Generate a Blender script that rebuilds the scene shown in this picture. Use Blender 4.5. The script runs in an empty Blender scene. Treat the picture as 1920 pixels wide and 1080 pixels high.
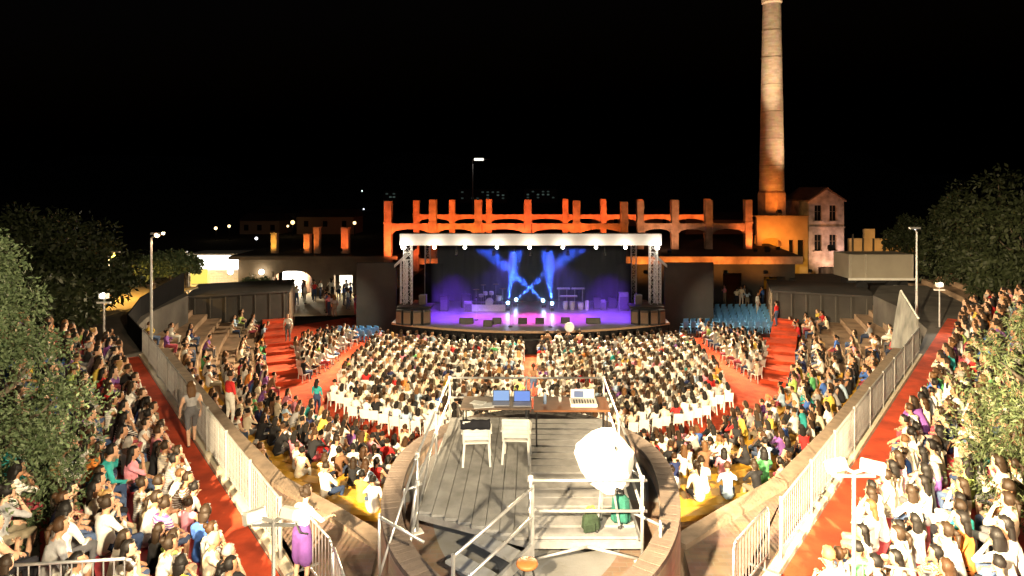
import bpy, bmesh, math, random
import numpy as np
from mathutils import Vector, Matrix

random.seed(7); RNG = np.random.default_rng(7)
R = math.radians; PI = math.pi
SC = bpy.context.scene
COL = SC.collection

# ------------------------------------------------------------------ camera, sky, exposure
H = 10.5          # eye height above the orchestra floor
F = 1200.0        # focal length in pixels of the 1920 px wide photograph
CX, HY = 995.0, 350.0
cam = bpy.data.cameras.new('camera'); cam_o = bpy.data.objects.new('camera', cam); COL.objects.link(cam_o)
cam_o.location = (0, 0, H); cam_o.rotation_euler = (R(90), 0, 0)
cam.sensor_fit = 'HORIZONTAL'; cam.sensor_width = 36.0; cam.lens = 36.0 * F / 1920.0
cam.shift_x = -(CX - 960.0) / 1920.0
cam.shift_y = -(540.0 - HY) / 1920.0
cam.clip_start = 0.1; cam.clip_end = 3000
SC.camera = cam_o

world = bpy.data.worlds.new('World'); SC.world = world; world.use_nodes = True
wn = world.node_tree.nodes; wl = world.node_tree.links
sky = wn.new('ShaderNodeTexSky'); sky.sky_type = 'NISHITA'; sky.sun_disc = False
sky.sun_elevation = R(-4.0); sky.sun_rotation = R(200)
wl.new(sky.outputs[0], wn['Background'].inputs[0]); wn['Background'].inputs[1].default_value = 0.05

sun = bpy.data.lights.new('moon', 'SUN'); sun.energy = 0.004; sun.angle = R(0.5); sun.color = (.75, .82, 1)
sun_o = bpy.data.objects.new('moon', sun); COL.objects.link(sun_o); sun_o.rotation_euler = (R(40), R(10), R(30))

SC.view_settings.view_transform = 'Standard'; SC.view_settings.look = 'None'
SC.view_settings.exposure = 0.3; SC.view_settings.gamma = 1.0; SC.view_settings.use_curve_mapping = False
SC.render.engine = 'CYCLES'
cy = SC.cycles
cy.use_denoising = True; cy.max_bounces = 5; cy.diffuse_bounces = 2; cy.glossy_bounces = 2
cy.transmission_bounces = 3; cy.transparent_max_bounces = 6; cy.volume_bounces = 0
cy.sample_clamp_indirect = 3.0; cy.caustics_reflective = False; cy.caustics_refractive = False

def at(x, y, L):
    """photo pixel -> point on the level L (metres above the orchestra floor)"""
    d = (H - L) / (y - HY)
    return Vector(((x - CX) * d, F * d, L))
def atY(x, y, Y):
    """photo pixel -> point at the depth Y, where the thing is known to stand"""
    return Vector(((x - CX) * Y / F, Y, H - (y - HY) * Y / F))

# ------------------------------------------------------------------ materials
MATS = {}
def mat(name, color=(.5, .5, .5), rough=.6, metal=0.0, var=.12, scale=6.0, bump=.0, bscale=40.0, emit=None, estr=0.0, coords='Object', spec=.4):
    if name in MATS: return MATS[name]
    m = bpy.data.materials.new(name); m.use_nodes = True
    n = m.node_tree.nodes; l = m.node_tree.links; b = n['Principled BSDF']
    b.inputs['Roughness'].default_value = rough; b.inputs['Metallic'].default_value = metal
    b.inputs['Specular IOR Level'].default_value = spec
    tc = n.new('ShaderNodeTexCoord')
    if var > 0:
        nz = n.new('ShaderNodeTexNoise'); nz.inputs['Scale'].default_value = scale; nz.inputs['Detail'].default_value = 5
        l.new(tc.outputs[coords], nz.inputs['Vector'])
        r = n.new('ShaderNodeValToRGB'); r.color_ramp.elements[0].position = .3; r.color_ramp.elements[1].position = .7
        c = Vector(color)
        r.color_ramp.elements[0].color = (*(c * (1 - var)), 1); r.color_ramp.elements[1].color = (*[min(1, q * (1 + var)) for q in c], 1)
        l.new(nz.outputs['Fac'], r.inputs[0]); l.new(r.outputs[0], b.inputs['Base Color'])
    else:
        b.inputs['Base Color'].default_value = (*color, 1)
    if bump > 0:
        n2 = n.new('ShaderNodeTexNoise'); n2.inputs['Scale'].default_value = bscale; n2.inputs['Detail'].default_value = 4
        l.new(tc.outputs[coords], n2.inputs['Vector'])
        bp = n.new('ShaderNodeBump'); bp.inputs['Strength'].default_value = bump; bp.inputs['Distance'].default_value = .02
        l.new(n2.outputs['Fac'], bp.inputs['Height']); l.new(bp.outputs[0], b.inputs['Normal'])
    if emit:
        b.inputs['Emission Color'].default_value = (*emit, 1); b.inputs['Emission Strength'].default_value = estr
    MATS[name] = m; return m

def brick_mat(name, c1, c2, mortar, sx=.25, sy=.07, wall=False):
    if name in MATS: return MATS[name]
    m = bpy.data.materials.new(name); m.use_nodes = True
    n = m.node_tree.nodes; l = m.node_tree.links; b = n['Principled BSDF']; b.inputs['Roughness'].default_value = .85
    tc = n.new('ShaderNodeTexCoord'); mp = n.new('ShaderNodeMapping')
    if wall: mp.inputs['Rotation'].default_value = (R(90), 0, 0)
    l.new(tc.outputs['Object'], mp.inputs[0])
    br = n.new('ShaderNodeTexBrick'); l.new(mp.outputs[0], br.inputs['Vector'])
    br.inputs['Color1'].default_value = (*c1, 1); br.inputs['Color2'].default_value = (*c2, 1); br.inputs['Mortar'].default_value = (*mortar, 1)
    br.inputs['Scale'].default_value = 1; br.inputs['Brick Width'].default_value = sx; br.inputs['Row Height'].default_value = sy
    br.inputs['Mortar Size'].default_value = .008
    nz = n.new('ShaderNodeTexNoise'); nz.inputs['Scale'].default_value = 2.2; nz.inputs['Detail'].default_value = 6
    l.new(tc.outputs['Object'], nz.inputs['Vector'])
    mx = n.new('ShaderNodeMix'); mx.data_type = 'RGBA'; mx.blend_type = 'MULTIPLY'; mx.inputs[0].default_value = .55
    l.new(br.outputs[0], mx.inputs[6]); l.new(nz.outputs['Color'], mx.inputs[7])
    hs = n.new('ShaderNodeHueSaturation'); hs.inputs['Saturation'].default_value = .85; hs.inputs['Value'].default_value = 1.5
    l.new(mx.outputs[2], hs.inputs['Color'])
    l.new(hs.outputs[0], b.inputs['Base Color'])
    bp = n.new('ShaderNodeBump'); bp.inputs['Strength'].default_value = .5; bp.inputs['Distance'].default_value = .01; bp.invert = True
    l.new(br.outputs['Fac'], bp.inputs['Height']); l.new(bp.outputs[0], b.inputs['Normal'])
    MATS[name] = m; return m

def objcolor_mat(name, rough=.8, mul=1.0, ramp=None):
    """colour from the object's own viewport colour, or picked per object from a ramp"""
    m = bpy.data.materials.new(name); m.use_nodes = True
    n = m.node_tree.nodes; l = m.node_tree.links; b = n['Principled BSDF']; b.inputs['Roughness'].default_value = rough
    b.inputs['Specular IOR Level'].default_value = .25
    oi = n.new('ShaderNodeObjectInfo')
    tc = n.new('ShaderNodeTexCoord'); nz = n.new('ShaderNodeTexNoise'); nz.inputs['Scale'].default_value = 14; nz.inputs['Detail'].default_value = 3
    l.new(tc.outputs['Object'], nz.inputs['Vector'])
    mx = n.new('ShaderNodeMix'); mx.data_type = 'RGBA'; mx.blend_type = 'MULTIPLY'; mx.inputs[0].default_value = .45
    if ramp:
        r = n.new('ShaderNodeValToRGB'); r.color_ramp.interpolation = 'CONSTANT'
        e = r.color_ramp.elements
        while len(e) < len(ramp): e.new(.5)
        for i, c in enumerate(ramp): e[i].position = i / len(ramp); e[i].color = (*c, 1)
        l.new(oi.outputs['Random'], r.inputs[0]); l.new(r.outputs[0], mx.inputs[6])
    else:
        l.new(oi.outputs['Color'], mx.inputs[6])
    l.new(nz.outputs['Fac'], mx.inputs[7])
    if name == 'clothing top':
        wv = n.new('ShaderNodeTexWave'); wv.bands_direction = 'Z'; wv.inputs['Scale'].default_value = 7; l.new(tc.outputs['Object'], wv.inputs['Vector'])
        gt = n.new('ShaderNodeMath'); gt.operation = 'GREATER_THAN'; gt.inputs[1].default_value = .84; l.new(oi.outputs['Random'], gt.inputs[0])
        g2 = n.new('ShaderNodeMath'); g2.operation = 'GREATER_THAN'; g2.inputs[1].default_value = .55; l.new(wv.outputs['Fac'], g2.inputs[0])
        ml = n.new('ShaderNodeMath'); ml.operation = 'MULTIPLY'; l.new(gt.outputs[0], ml.inputs[0]); l.new(g2.outputs[0], ml.inputs[1])
        m3 = n.new('ShaderNodeMix'); m3.data_type = 'RGBA'; l.new(ml.outputs[0], m3.inputs[0]); l.new(oi.outputs['Color'], m3.inputs[6]); m3.inputs[7].default_value = (.5, .48, .46, 1)
        l.new(m3.outputs[2], mx.inputs[6])
    hs = n.new('ShaderNodeHueSaturation'); hs.inputs['Value'].default_value = 1.25 * mul; l.new(mx.outputs[2], hs.inputs['Color'])
    l.new(hs.outputs[0], b.inputs['Base Color'])
    bp = n.new('ShaderNodeBump'); bp.inputs['Strength'].default_value = .5; bp.inputs['Distance'].default_value = .02
    l.new(nz.outputs['Fac'], bp.inputs['Height']); l.new(bp.outputs[0], b.inputs['Normal'])
    MATS[name] = m; return m

def emis(name, color, s): return mat(name, (.03, .03, .03), .5, 0, 0, emit=color, estr=s)

M_CONC = mat('concrete', (.30, .28, .26), .85, var=.25, scale=1.3, bump=.3)
M_TREAD = mat('terrace stone', (.33, .22, .14), .9, var=.3, scale=1.1, bump=.3)
M_CARPET = mat('red carpet', (.50, .060, .018), .95, var=.38, scale=1.7, bump=.4, bscale=120)
M_EARTH = mat('dark earth', (.05, .045, .035), .95, var=.4, scale=.6, bump=.4, bscale=8)
M_ASPH = mat('asphalt', (.05, .05, .05), .9, var=.3, scale=.8, bump=.2)
M_PIAZZA = mat('pale paving', (.32, .26, .17), .85, var=.25, scale=.5, bump=.2)
M_FLOOR = mat('bastion floor', (.20, .20, .20), .8, var=.28, scale=.9, bump=.25)
M_STEEL = mat('galvanised steel', (.62, .63, .65), .38, .75, var=.15, scale=9)
M_FENCE = mat('fence steel', (.36, .36, .35), .5, .3, var=.18, scale=5)
M_ALU = mat('aluminium tread', (.40, .41, .43), .5, .35, var=.2, scale=4)
M_WHITE = mat('white paint', (.80, .79, .76), .5, var=.06, scale=4)
M_PLASTIC = mat('white plastic', (.80, .79, .75), .45, var=.08, scale=7)
M_BLACK = mat('black cloth', (.009, .009, .010), .95, var=.3, scale=2, bump=.3, bscale=6, spec=.1)
M_DARK = mat('black plastic', (.02, .02, .022), .5, var=.2, scale=5)
M_WOODDK = mat('deck board', (.22, .22, .22), .7, var=.35, scale=3.0, bump=.25)
M_YEL = mat('yellow bench', (.60, .33, .03), .6, var=.2, scale=3.0)
M_REDSEAT = mat('red seat edge', (.42, .035, .05), .55, var=.15, scale=3)
M_KERB = mat('pale kerb', (.62, .55, .42), .8, var=.18, scale=2.5, bump=.2)
M_TABLE = mat('brown tabletop', (.22, .085, .035), .5, var=.2, scale=4)
M_BRICKTOP = brick_mat('brick paving', (.19, .115, .075), (.14, .085, .055), (.15, .115, .09), .24, .115)
M_BRICKWALL = brick_mat('brick wall', (.34, .22, .15), (.26, .16, .11), (.25, .20, .16), .26, .08, True)
M_RUIN = mat('ruin plaster', (.40, .24, .16), .9, var=.36, scale=1.6, bump=.8, bscale=9)
M_SCREEN = mat('grey screen wall', (.045, .04, .036), .9, var=.25, scale=.8, bump=.2)
M_ROOF = mat('dark roofing', (.045, .04, .038), .9, var=.3, scale=.5, bump=.2)

# ------------------------------------------------------------------ mesh helpers
class MB:
    def __init__(s): s.v = []; s.f = []; s.m = []
    def add(s, vs, fs, mi=0):
        o = len(s.v); s.v += [tuple(v) for v in vs]; s.f += [tuple(i + o for i in f) for f in fs]; s.m += [mi] * len(fs); return s
    def box(s, c, size, rz=0.0, mi=0, taper=1.0, M=None):
        x, y, z = size[0] / 2, size[1] / 2, size[2] / 2; t = taper
        vs = [Vector(p) for p in ((-x, -y, -z), (x, -y, -z), (x, y, -z), (-x, y, -z), (-x * t, -y * t, z), (x * t, -y * t, z), (x * t, y * t, z), (-x * t, y * t, z))]
        if M is None: M = Matrix.Rotation(rz, 3, 'Z')
        vs = [M @ v + Vector(c) for v in vs]
        return s.add(vs, [(3, 2, 1, 0), (4, 5, 6, 7), (0, 1, 5, 4), (1, 2, 6, 5), (2, 3, 7, 6), (3, 0, 4, 7)], mi)
    def tube(s, p0, p1, r0, r1=None, n=8, mi=0, caps=True):
        p0, p1 = Vector(p0), Vector(p1); r1 = r0 if r1 is None else r1
        d = p1 - p0
        if d.length < 1e-6: return s
        q = d.to_track_quat('Z', 'Y'); vs = []
        for p, r in ((p0, r0), (p1, r1)):
            for k in range(n):
                a = 2 * PI * k / n; vs.append(p + q @ Vector((r * math.cos(a), r * math.sin(a), 0)))
        fs = [(k, (k + 1) % n, n + (k + 1) % n, n + k) for k in range(n)]
        if caps: fs += [tuple(range(n - 1, -1, -1)), tuple(range(n, 2 * n))]
        return s.add(vs, fs, mi)
    def path(s, pts, r, n=8, mi=0):
        for a, b in zip(pts[:-1], pts[1:]): s.tube(a, b, r, r, n, mi)
        return s
    def bar(s, p0, p1, w, h, mi=0):
        """square bar between two points, w across, h upright"""
        p0, p1 = Vector(p0), Vector(p1); d = (p1 - p0); L = d.length; d.normalize()
        up = Vector((0, 0, 1))
        if abs(d.z) > .98: up = Vector((0, 1, 0))
        x = d.cross(up).normalized(); z = x.cross(d).normalized()
        M = Matrix((x, d, z)).transposed()
        return s.box((p0 + p1) / 2, (w, L, h), M=M, mi=mi)
    def sphere(s, c, r, n=8, k=5, mi=0, sc=(1, 1, 1)):
        vs = [(0, 0, -1)]; 
        for j in range(1, k):
            a = -PI / 2 + PI * j / k
            for i in range(n):
                b = 2 * PI * i / n; vs.append((math.cos(a) * math.cos(b), math.cos(a) * math.sin(b), math.sin(a)))
        vs.append((0, 0, 1)); fs = []
        for i in range(n): fs.append((0, 1 + (i + 1) % n, 1 + i))
        for j in range(k - 2):
            for i in range(n):
                a = 1 + j * n + i; b = 1 + j * n + (i + 1) % n; fs.append((a, b, b + n, a + n))
        e = len(vs) - 1; o = 1 + (k - 2) * n
        for i in range(n): fs.append((o + i, o + (i + 1) % n, e))
        return s.add([Vector((v[0] * r * sc[0], v[1] * r * sc[1], v[2] * r * sc[2])) + Vector(c) for v in vs], fs, mi)
    def lathe(s, c, prof, n=16, mi=0):
        vs = []; fs = []; k = len(prof)
        for i in range(n):
            a = 2 * PI * i / n
            for r, z in prof: vs.append((c[0] + r * math.cos(a), c[1] + r * math.sin(a), c[2] + z))
        for i in range(n):
            for j in range(k - 1):
                a = i * k + j; b = ((i + 1) % n) * k + j; fs.append((a, b, b + 1, a + 1))
        return s.add(vs, fs, mi)
    def prism(s, poly, z0, z1, mi=0):
        n = len(poly); A = sum(poly[i][0] * poly[(i + 1) % n][1] - poly[(i + 1) % n][0] * poly[i][1] for i in range(n))
        if A < 0: poly = poly[::-1]
        vs = [(p[0], p[1], z0) for p in poly] + [(p[0], p[1], z1) for p in poly]
        fs = [tuple(range(n - 1, -1, -1)), tuple(range(n, 2 * n))] + [(i, (i + 1) % n, n + (i + 1) % n, n + i) for i in range(n)]
        return s.add(vs, fs, mi)
    def mesh(s, name, mats):
        me = bpy.data.meshes.new(name); me.from_pydata(s.v, [], s.f)
        for m in (mats if isinstance(mats, (list, tuple)) else [mats]): me.materials.append(m)
        if isinstance(mats, (list, tuple)) and len(mats) > 1: me.polygons.foreach_set('material_index', s.m)
        me.update(); return me
    def build(s, name, mats, parent=None, smooth=False, bevel=0.0):
        me = s.mesh(name, mats)
        if smooth: me.polygons.foreach_set('use_smooth', [True] * len(me.polygons))
        o = bpy.data.objects.new(name, me); COL.objects.link(o)
        if parent is not None: o.parent = parent; o.location = -parent_world(parent)
        if bevel > 0:
            b = o.modifiers.new('bevel', 'BEVEL'); b.width = bevel; b.segments = 1; b.limit_method = 'ANGLE'
        return o
def parent_world(p):
    w = Vector((0, 0, 0))
    while p is not None: w += p.location; p = p.parent
    return w

def tag(o, label=None, cat=None, group=None, kind=None):
    if label: o['label'] = label
    if cat: o['category'] = cat
    if group: o['group'] = group
    if kind: o['kind'] = kind
    return o
def thing(name, loc, label, cat, group=None):
    o = bpy.data.objects.new(name, None); COL.objects.link(o); o.location = loc; o.empty_display_size = .2
    return tag(o, label, cat, group)
def struct(name, mb, m, label=None):
    o = mb.build(name, m); o['kind'] = 'structure'
    if label: o['label'] = label
    return o
def instance(name, me, parent, loc=(0, 0, 0), rz=0.0, color=None):
    o = bpy.data.objects.new(name, me); COL.objects.link(o); o.parent = parent; o.location = loc; o.rotation_euler = (0, 0, rz)
    if color: o.color = (*color, 1)
    return o
ORD = ['first', 'second', 'third', 'fourth', 'fifth', 'sixth', 'seventh', 'eighth', 'ninth', 'tenth', 'eleventh', 'twelfth', 'thirteenth',
       'fourteenth', 'fifteenth', 'sixteenth', 'seventeenth', 'eighteenth', 'nineteenth']
TENS = {20: 'twent', 30: 'thirt', 40: 'fort', 50: 'fift', 60: 'sixt', 70: 'sevent', 80: 'eight', 90: 'ninet'}
def ordinal(n):
    if n < 20: return ORD[n - 1]
    t = TENS[n // 10 * 10]
    return t + 'ieth' if n % 10 == 0 else t + 'y-' + ORD[n % 10 - 1]

def lamp(parent, loc, target, energy, color, angle=60, blend=.5, radius=.08, name='bulb'):
    """the light that a fixture gives off, parented to the fixture"""
    l = bpy.data.lights.new(name, 'SPOT'); l.energy = energy; l.color = color; l.spot_size = R(angle); l.spot_blend = blend
    l.shadow_soft_size = radius
    o = bpy.data.objects.new(name, l); COL.objects.link(o)
    d = Vector(target) - Vector(loc); o.rotation_euler = d.to_track_quat('-Z', 'Y').to_euler()
    o.parent = parent; o.location = Vector(loc) - parent_world(parent)
    return o
def glow(parent, loc, energy, color, radius=.12):
    l = bpy.data.lights.new('bulb', 'POINT'); l.energy = energy; l.color = color; l.shadow_soft_size = radius
    o = bpy.data.objects.new('bulb', l); COL.objects.link(o); o.parent = parent; o.location = Vector(loc) - parent_world(parent); return o

# ------------------------------------------------------------------ the shape of the theatre
def Yin(X): return 24.8 + 0.040 * X * X + 0.00013 * X ** 4        # edge of the orchestra floor
_xs = np.linspace(-17.2, 17.2, 1601); _ys = Yin(_xs)
_s = np.concatenate([[0], np.cumsum(np.hypot(np.diff(_xs), np.diff(_ys)))]); _s -= _s[800]
def curve(s, o):
    """point and facing (unit vector towards the stage) at arc length s, offset o outwards"""
    X = float(np.interp(s, _s, _xs)); Y = Yin(X); dY = 0.08 * X + 0.00052 * X ** 3
    k = math.hypot(1, dY); n = (dY / k, -1 / k)
    return Vector((X + n[0] * o, Y + n[1] * o)), Vector((-n[0], -n[1]))
S_END = float(_s[-1])
FN = Vector((-4.36, 11.5)); FT = Vector((-.617, .787)); FO = Vector((-.787, -.617))   # left fence: start, along, outwards
def fpt(side, s, o, z=3.7):
    p = FN + FT * s + FO * o
    return Vector((p.x * (1 if side < 0 else -1), p.y, z))
def fdist(x, y): return -.787 * abs(x) + .617 * y - 3.66            # distance inside the fence line
def wallw(y): return float(np.interp(y, [11.8, 12.95, 14.3, 17.1, 20, 26], [1.4, 1.07, .66, .5, .36, .34]))
SOW = {-1: .965, 1: 1.045}
ROWS = 15; PITCH = .85; O0 = 1.35
def rise(s): return float(np.interp(abs(s), [9, 20], [.242, .335]))     # riser height, steeper round the wings
LW = 3.7
BC = (0.0, 12.2); BRX = 2.5
def bring(a, off):
    """bastion outline, angle a from +X"""
    ry = 3.0 if math.sin(a) >= 0 else 4.2
    return (BC[0] + (BRX + off) * math.cos(a), BC[1] + (ry + off) * math.sin(a))
def in_bastion(x, y, off=.35):
    ry = 3.0 if y > BC[1] else 4.2
    return (x / (BRX + off)) ** 2 + ((y - BC[1]) / (ry + off)) ** 2 < 1

# ground
g = MB(); g.add([(-900, -300, -.35), (900, -300, -.35), (900, 1500, -.35), (-900, 1500, -.35)], [(0, 1, 2, 3)])
struct('ground', g, M_EARTH, 'dark ground reaching to the horizon')
# foyer and piazza sheets beside and behind the stage
g = MB(); g.add([(-75, 40, .9), (-12.5, 48, .9), (-12.5, 75, .9), (-75, 95, .9)], [(0, 1, 2, 3)])
struct('piazza', g, M_PIAZZA, 'pale paved square left of the stage')
g = MB(); g.add([(13, 48, .9), (60, 40, .9), (60, 90, .9), (13, 75, .9)], [(0, 1, 2, 3)])
struct('service_yard', g, M_ASPH, 'dark yard right of the stage')
# far hills, almost lost in the dark
hm = MB(); n = 60; vs = []
for i in range(n + 1):
    x = -900 + 1800 * i / n; h = 34 + 22 * math.sin(i * .31) + 12 * math.sin(i * .83 + 1); vs += [(x, 900, -2), (x, 980, h), (x, 1300, h * 1.2)]
fs = []
for i in range(n):
    a = 3 * i; fs += [(a, a + 3, a + 4, a + 1), (a + 1, a + 4, a + 5, a + 2)]
hm.add(vs, fs); struct('hills', hm, mat('hill', (.03, .035, .03), .95), 'low dark hills behind the town')

# orchestra floor in red carpet
poly = []
for s in np.linspace(-S_END, S_END, 80):
    p, _ = curve(s, O0); poly.append((p.x, p.y))
poly += [(14, 52), (-14, 52)]
g = MB(); g.prism(poly, -.2, 0.0)
struct('orchestra_floor', g, M_CARPET, 'red carpeted orchestra floor in front of the stage')

# stone terraces of the cavea
t = MB(); NS = 110
ss = np.linspace(-S_END + .4, S_END - .4, NS)
prev = 0.0
for i in range(ROWS):
    o0 = O0 + PITCH * i; o1 = o0 + PITCH if i < ROWS - 1 else o0 + 5
    vs = []
    for s in ss:
        a, _ = curve(s, o0); b, _ = curve(s, o1); L = rise(s) * (i + 1)
        vs += [(a.x, a.y, L - rise(s) if i else 0), (a.x, a.y, L), (b.x, b.y, L)]
    fs = []
    for k in range(NS - 1):
        q = 3 * k; fs += [(q, q + 1, q + 4, q + 3), (q + 1, q + 2, q + 5, q + 4)]
    t.add(vs, fs)
struct('terraces', t, M_TREAD, 'stone terraces rising round the orchestra')
# end walls of the terraces towards the stage
for sd in (-1, 1):
    e = MB()
    RISE = rise(99)
    for i in range(10):
        a, _ = curve(sd * (S_END - .3), O0 + PITCH * i); b, _ = curve(sd * (S_END - .3), O0 + PITCH * (i + 1))
        e.bar((a.x, a.y, RISE * (i + 1) / 2 + .06), (b.x, b.y, RISE * (i + 1) / 2 + .06), .3, RISE * (i + 1) + .14)
    struct('terrace_end_wall', e, M_CONC, 'low stepped wall closing the %s end of the terraces' % ('left' if sd < 0 else 'right'))

# upper ground outside the rim, on both sides and behind the camera
for sd in (-1, 1):
    rim = [(0, 5.97), (4.36, 11.5), (15.5, 25.7), (18.9, 30.5), (20.6, 35), (21.4, 40), (24, 44), (60, 44), (60, -30), (0, -30)]
    g = MB(); g.prism([(sd * x, y) for x, y in rim], -.2, LW)
    struct('upper_ground', g, mat('upper ground', (.10, .09, .08), .95, var=.35, scale=.7, bump=.4, bscale=10), 'upper ground outside the %s rim of the theatre' % ('left' if sd < 0 else 'right'))
    # brick rim wall between fence and terraces
    W = [(2.55, 9.0), (2.82, 11.8)] + [(x, y) for x, y in ((4.14, 12.95), (5.75, 14.3), (8.1, 17.1), (10.6, 20.3), (15.05, 26.0))]
    Fl = [(15.5, 25.7), (4.36, 11.5), (2.4, 9.0)]
    g = MB(); g.prism([(sd * x, y) for x, y in W + Fl], 1.0, LW + .12)
    w = g.build('rim_wall', M_BRICKTOP)
    tag(w, 'broad brick rim wall beside the %s walkway fence' % ('left' if sd < 0 else 'right'), 'wall')
    c = MB()
    for a, b in zip(W[1:-1], W[2:]):
        a = Vector((sd * a[0], a[1])); b = Vector((sd * b[0], b[1])); d = (b - a).normalized(); nrm = Vector((-d.y, d.x)) * (.12 if sd < 0 else -.12) * -1
        c.bar((a.x + nrm.x, a.y + nrm.y, LW + .17), (b.x + nrm.x, b.y + nrm.y, LW + .17), .34, .1)
    c.build('coping', mat('coping stone', (.23, .17, .12), .85, var=.25, scale=4, bump=.4), w)
    # walkway carpet and its pale kerb
    smax = 18.1 if sd < 0 else 27.5
    p = [fpt(sd, -5, .22, 0), fpt(sd, smax, .22, 0), fpt(sd, smax, SOW[sd], 0), fpt(sd, -5, SOW[sd], 0)]
    g = MB(); g.prism([(q.x, q.y) for q in p], LW - .05, LW + .012)
    struct('walkway', g, M_CARPET, 'red carpeted walkway along the %s stand' % ('left' if sd < 0 else 'right'))
    p = [fpt(sd, -5, .0, 0), fpt(sd, 18.1, .0, 0), fpt(sd, 18.1, .2, 0), fpt(sd, -5, .2, 0)]
    g = MB(); g.prism([(q.x, q.y) for q in p], LW - .05, LW + .10)
    struct('kerb', g, M_KERB, 'pale kerb between the %s fence and the carpet' % ('left' if sd < 0 else 'right'))

# ------------------------------------------------------------------ bastion in the middle
bt = thing('brick_bastion', (0, BC[1], 0), 'round brick bastion carrying the control platform', 'bastion')
a0, a1 = R(-62), R(242); N = 64
for nm, oi, oo, z0, z1, m in (('wall', -.15, .17, 0, 5.08, M_BRICKWALL),):
    b = MB(); vs = []
    for k in range(N + 1):
        a = a0 + (a1 - a0) * k / N
        for off in (oi, oo):
            x, y = bring(a, off); vs += [(x, y, z0), (x, y, z1)]
    fs = []
    for k in range(N):
        q = 4 * k; fs += [(q + 2, q + 6, q + 7, q + 3), (q + 4, q, q + 1, q + 5), (q + 1, q + 3, q + 7, q + 5)]
    fs += [(0, 2, 3, 1), (4 * N, 4 * N + 1, 4 * N + 3, 4 * N + 2)]
    b.add(vs, fs); b.build(nm, m, bt)
b = MB(); b.prism([bring(2 * PI * k / 72, -.14) for k in range(72)], .0, 4.82); b.build('floor_slab', M_FLOOR, bt)
# paving border along the inside, near half
b = MB(); vs = []
for k in range(41):
    a = R(190) + R(160) * k / 40
    x0, y0 = bring(a, -.17); x1, y1 = bring(a, -.7); vs += [(x0, y0, 4.828), (x1, y1, 4.828)]
b.add(vs, [(2 * k, 2 * k + 2, 2 * k + 3, 2 * k + 1) for k in range(40)]); b.build('brick_border', M_BRICKTOP, bt)
NB = 170
bm_ = MB(); bm_.box((0, 0, 0), (.33, .094, .085)); brick_me = bm_.mesh('brick', objcolor_mat('coping brick', .85))
_ts = np.linspace(a0, a1, 2000); _pp = np.array([bring(t_, 0) for t_ in _ts]); _al = np.concatenate([[0], np.cumsum(np.hypot(*np.diff(_pp, axis=0).T))])
NB = int(_al[-1] / .098)
for k in range(NB):
    a = float(np.interp((k + .5) / NB * _al[-1], _al, _ts))
    x, y = bring(a, 0); x2, y2 = bring(a + .01, 0)
    q = random.random(); c = Vector((.15, .118, .10)).lerp(Vector((.185, .145, .12)), q)
    o = instance('brick', brick_me, bt, (x, y - BC[1], 5.12 + random.uniform(-.003, .003)), math.atan2(y2 - y, x2 - x) - PI / 2, c)

# ------------------------------------------------------------------ control platform of scaffold tube
DZ = 5.2
pf = thing('control_platform', (0, 12, 4.82), 'scaffold control platform with grey plank deck and tube railings', 'platform')
for k in range(8):                      # long planks on the left half
    x = -1.72 + .225 * k + .0
    y0 = 10.55 - .49 * (x + 1.83) - .05
    b = MB(); b.box((x, (y0 + 14.7) / 2, DZ - .022 + random.uniform(-.003, .003)), (.215, 14.7 - y0, .045)); b.build('plank', M_WOODDK, pf)
for k in range(16):                     # cross boards on the right half
    y = 9.83 + .31 * k
    b = MB(); b.box((.82, y, DZ - .022 + random.uniform(-.004, .004)), (1.62, .255, .045)); b.build('board', mat('cross board', (.25, .25, .26), .6, .1, var=.3, scale=3, bump=.2), pf)
b = MB()
for p, q in (((-1.84, 10.56), (-1.84, 14.7)), ((-1.84, 10.5), (0, 9.66)), ((0.0, 9.66), (1.66, 9.66)), ((1.66, 9.66), (1.66, 14.7)), ((-1.84, 14.72), (1.66, 14.72)), ((-.01, 9.7), (-.01, 14.7))):
    b.bar((p[0], p[1], DZ - .1), (q[0], q[1], DZ - .1), .06, .1)
b.build('edge_beam', M_STEEL, pf)
posts = [(-1.86, 10.5), (-1.86, 12.6), (-1.86, 14.72), (0.0, 9.64), (1.68, 9.64), (1.68, 12.2), (1.68, 14.72), (-.1, 14.74)]
for x, y in posts:
    b = MB(); b.tube((x, y, 4.83), (x, y, DZ + .93), .026, n=8); o = b.build('post', M_STEEL, pf, True)
    f = MB(); f.box((x, y, 4.84), (.17, .17, .02), rz=.5); f.tube((x, y, DZ + .86), (x, y, DZ + .94), .038, n=8); f.tube((x, y, DZ + .4), (x, y, DZ + .48), .038, n=8); f.build('clamp', M_WHITE, o)
def rails(pts, zs, parent=pf):
    for z in zs:
        b = MB(); b.path([(x, y, DZ + z) for x, y in pts], .024); b.build('rail', M_STEEL, parent, True)
rails([(-1.86, 10.3), (-1.86, 14.75)], (.45, .9)); rails([(1.68, 9.55), (1.68, 14.75)], (.45, .9))
rails([(-1.9, 14.73), (1.72, 14.73)], (.45, .9)); rails([(-.05, 9.63), (1.75, 9.63)], (.42, .88))
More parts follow.
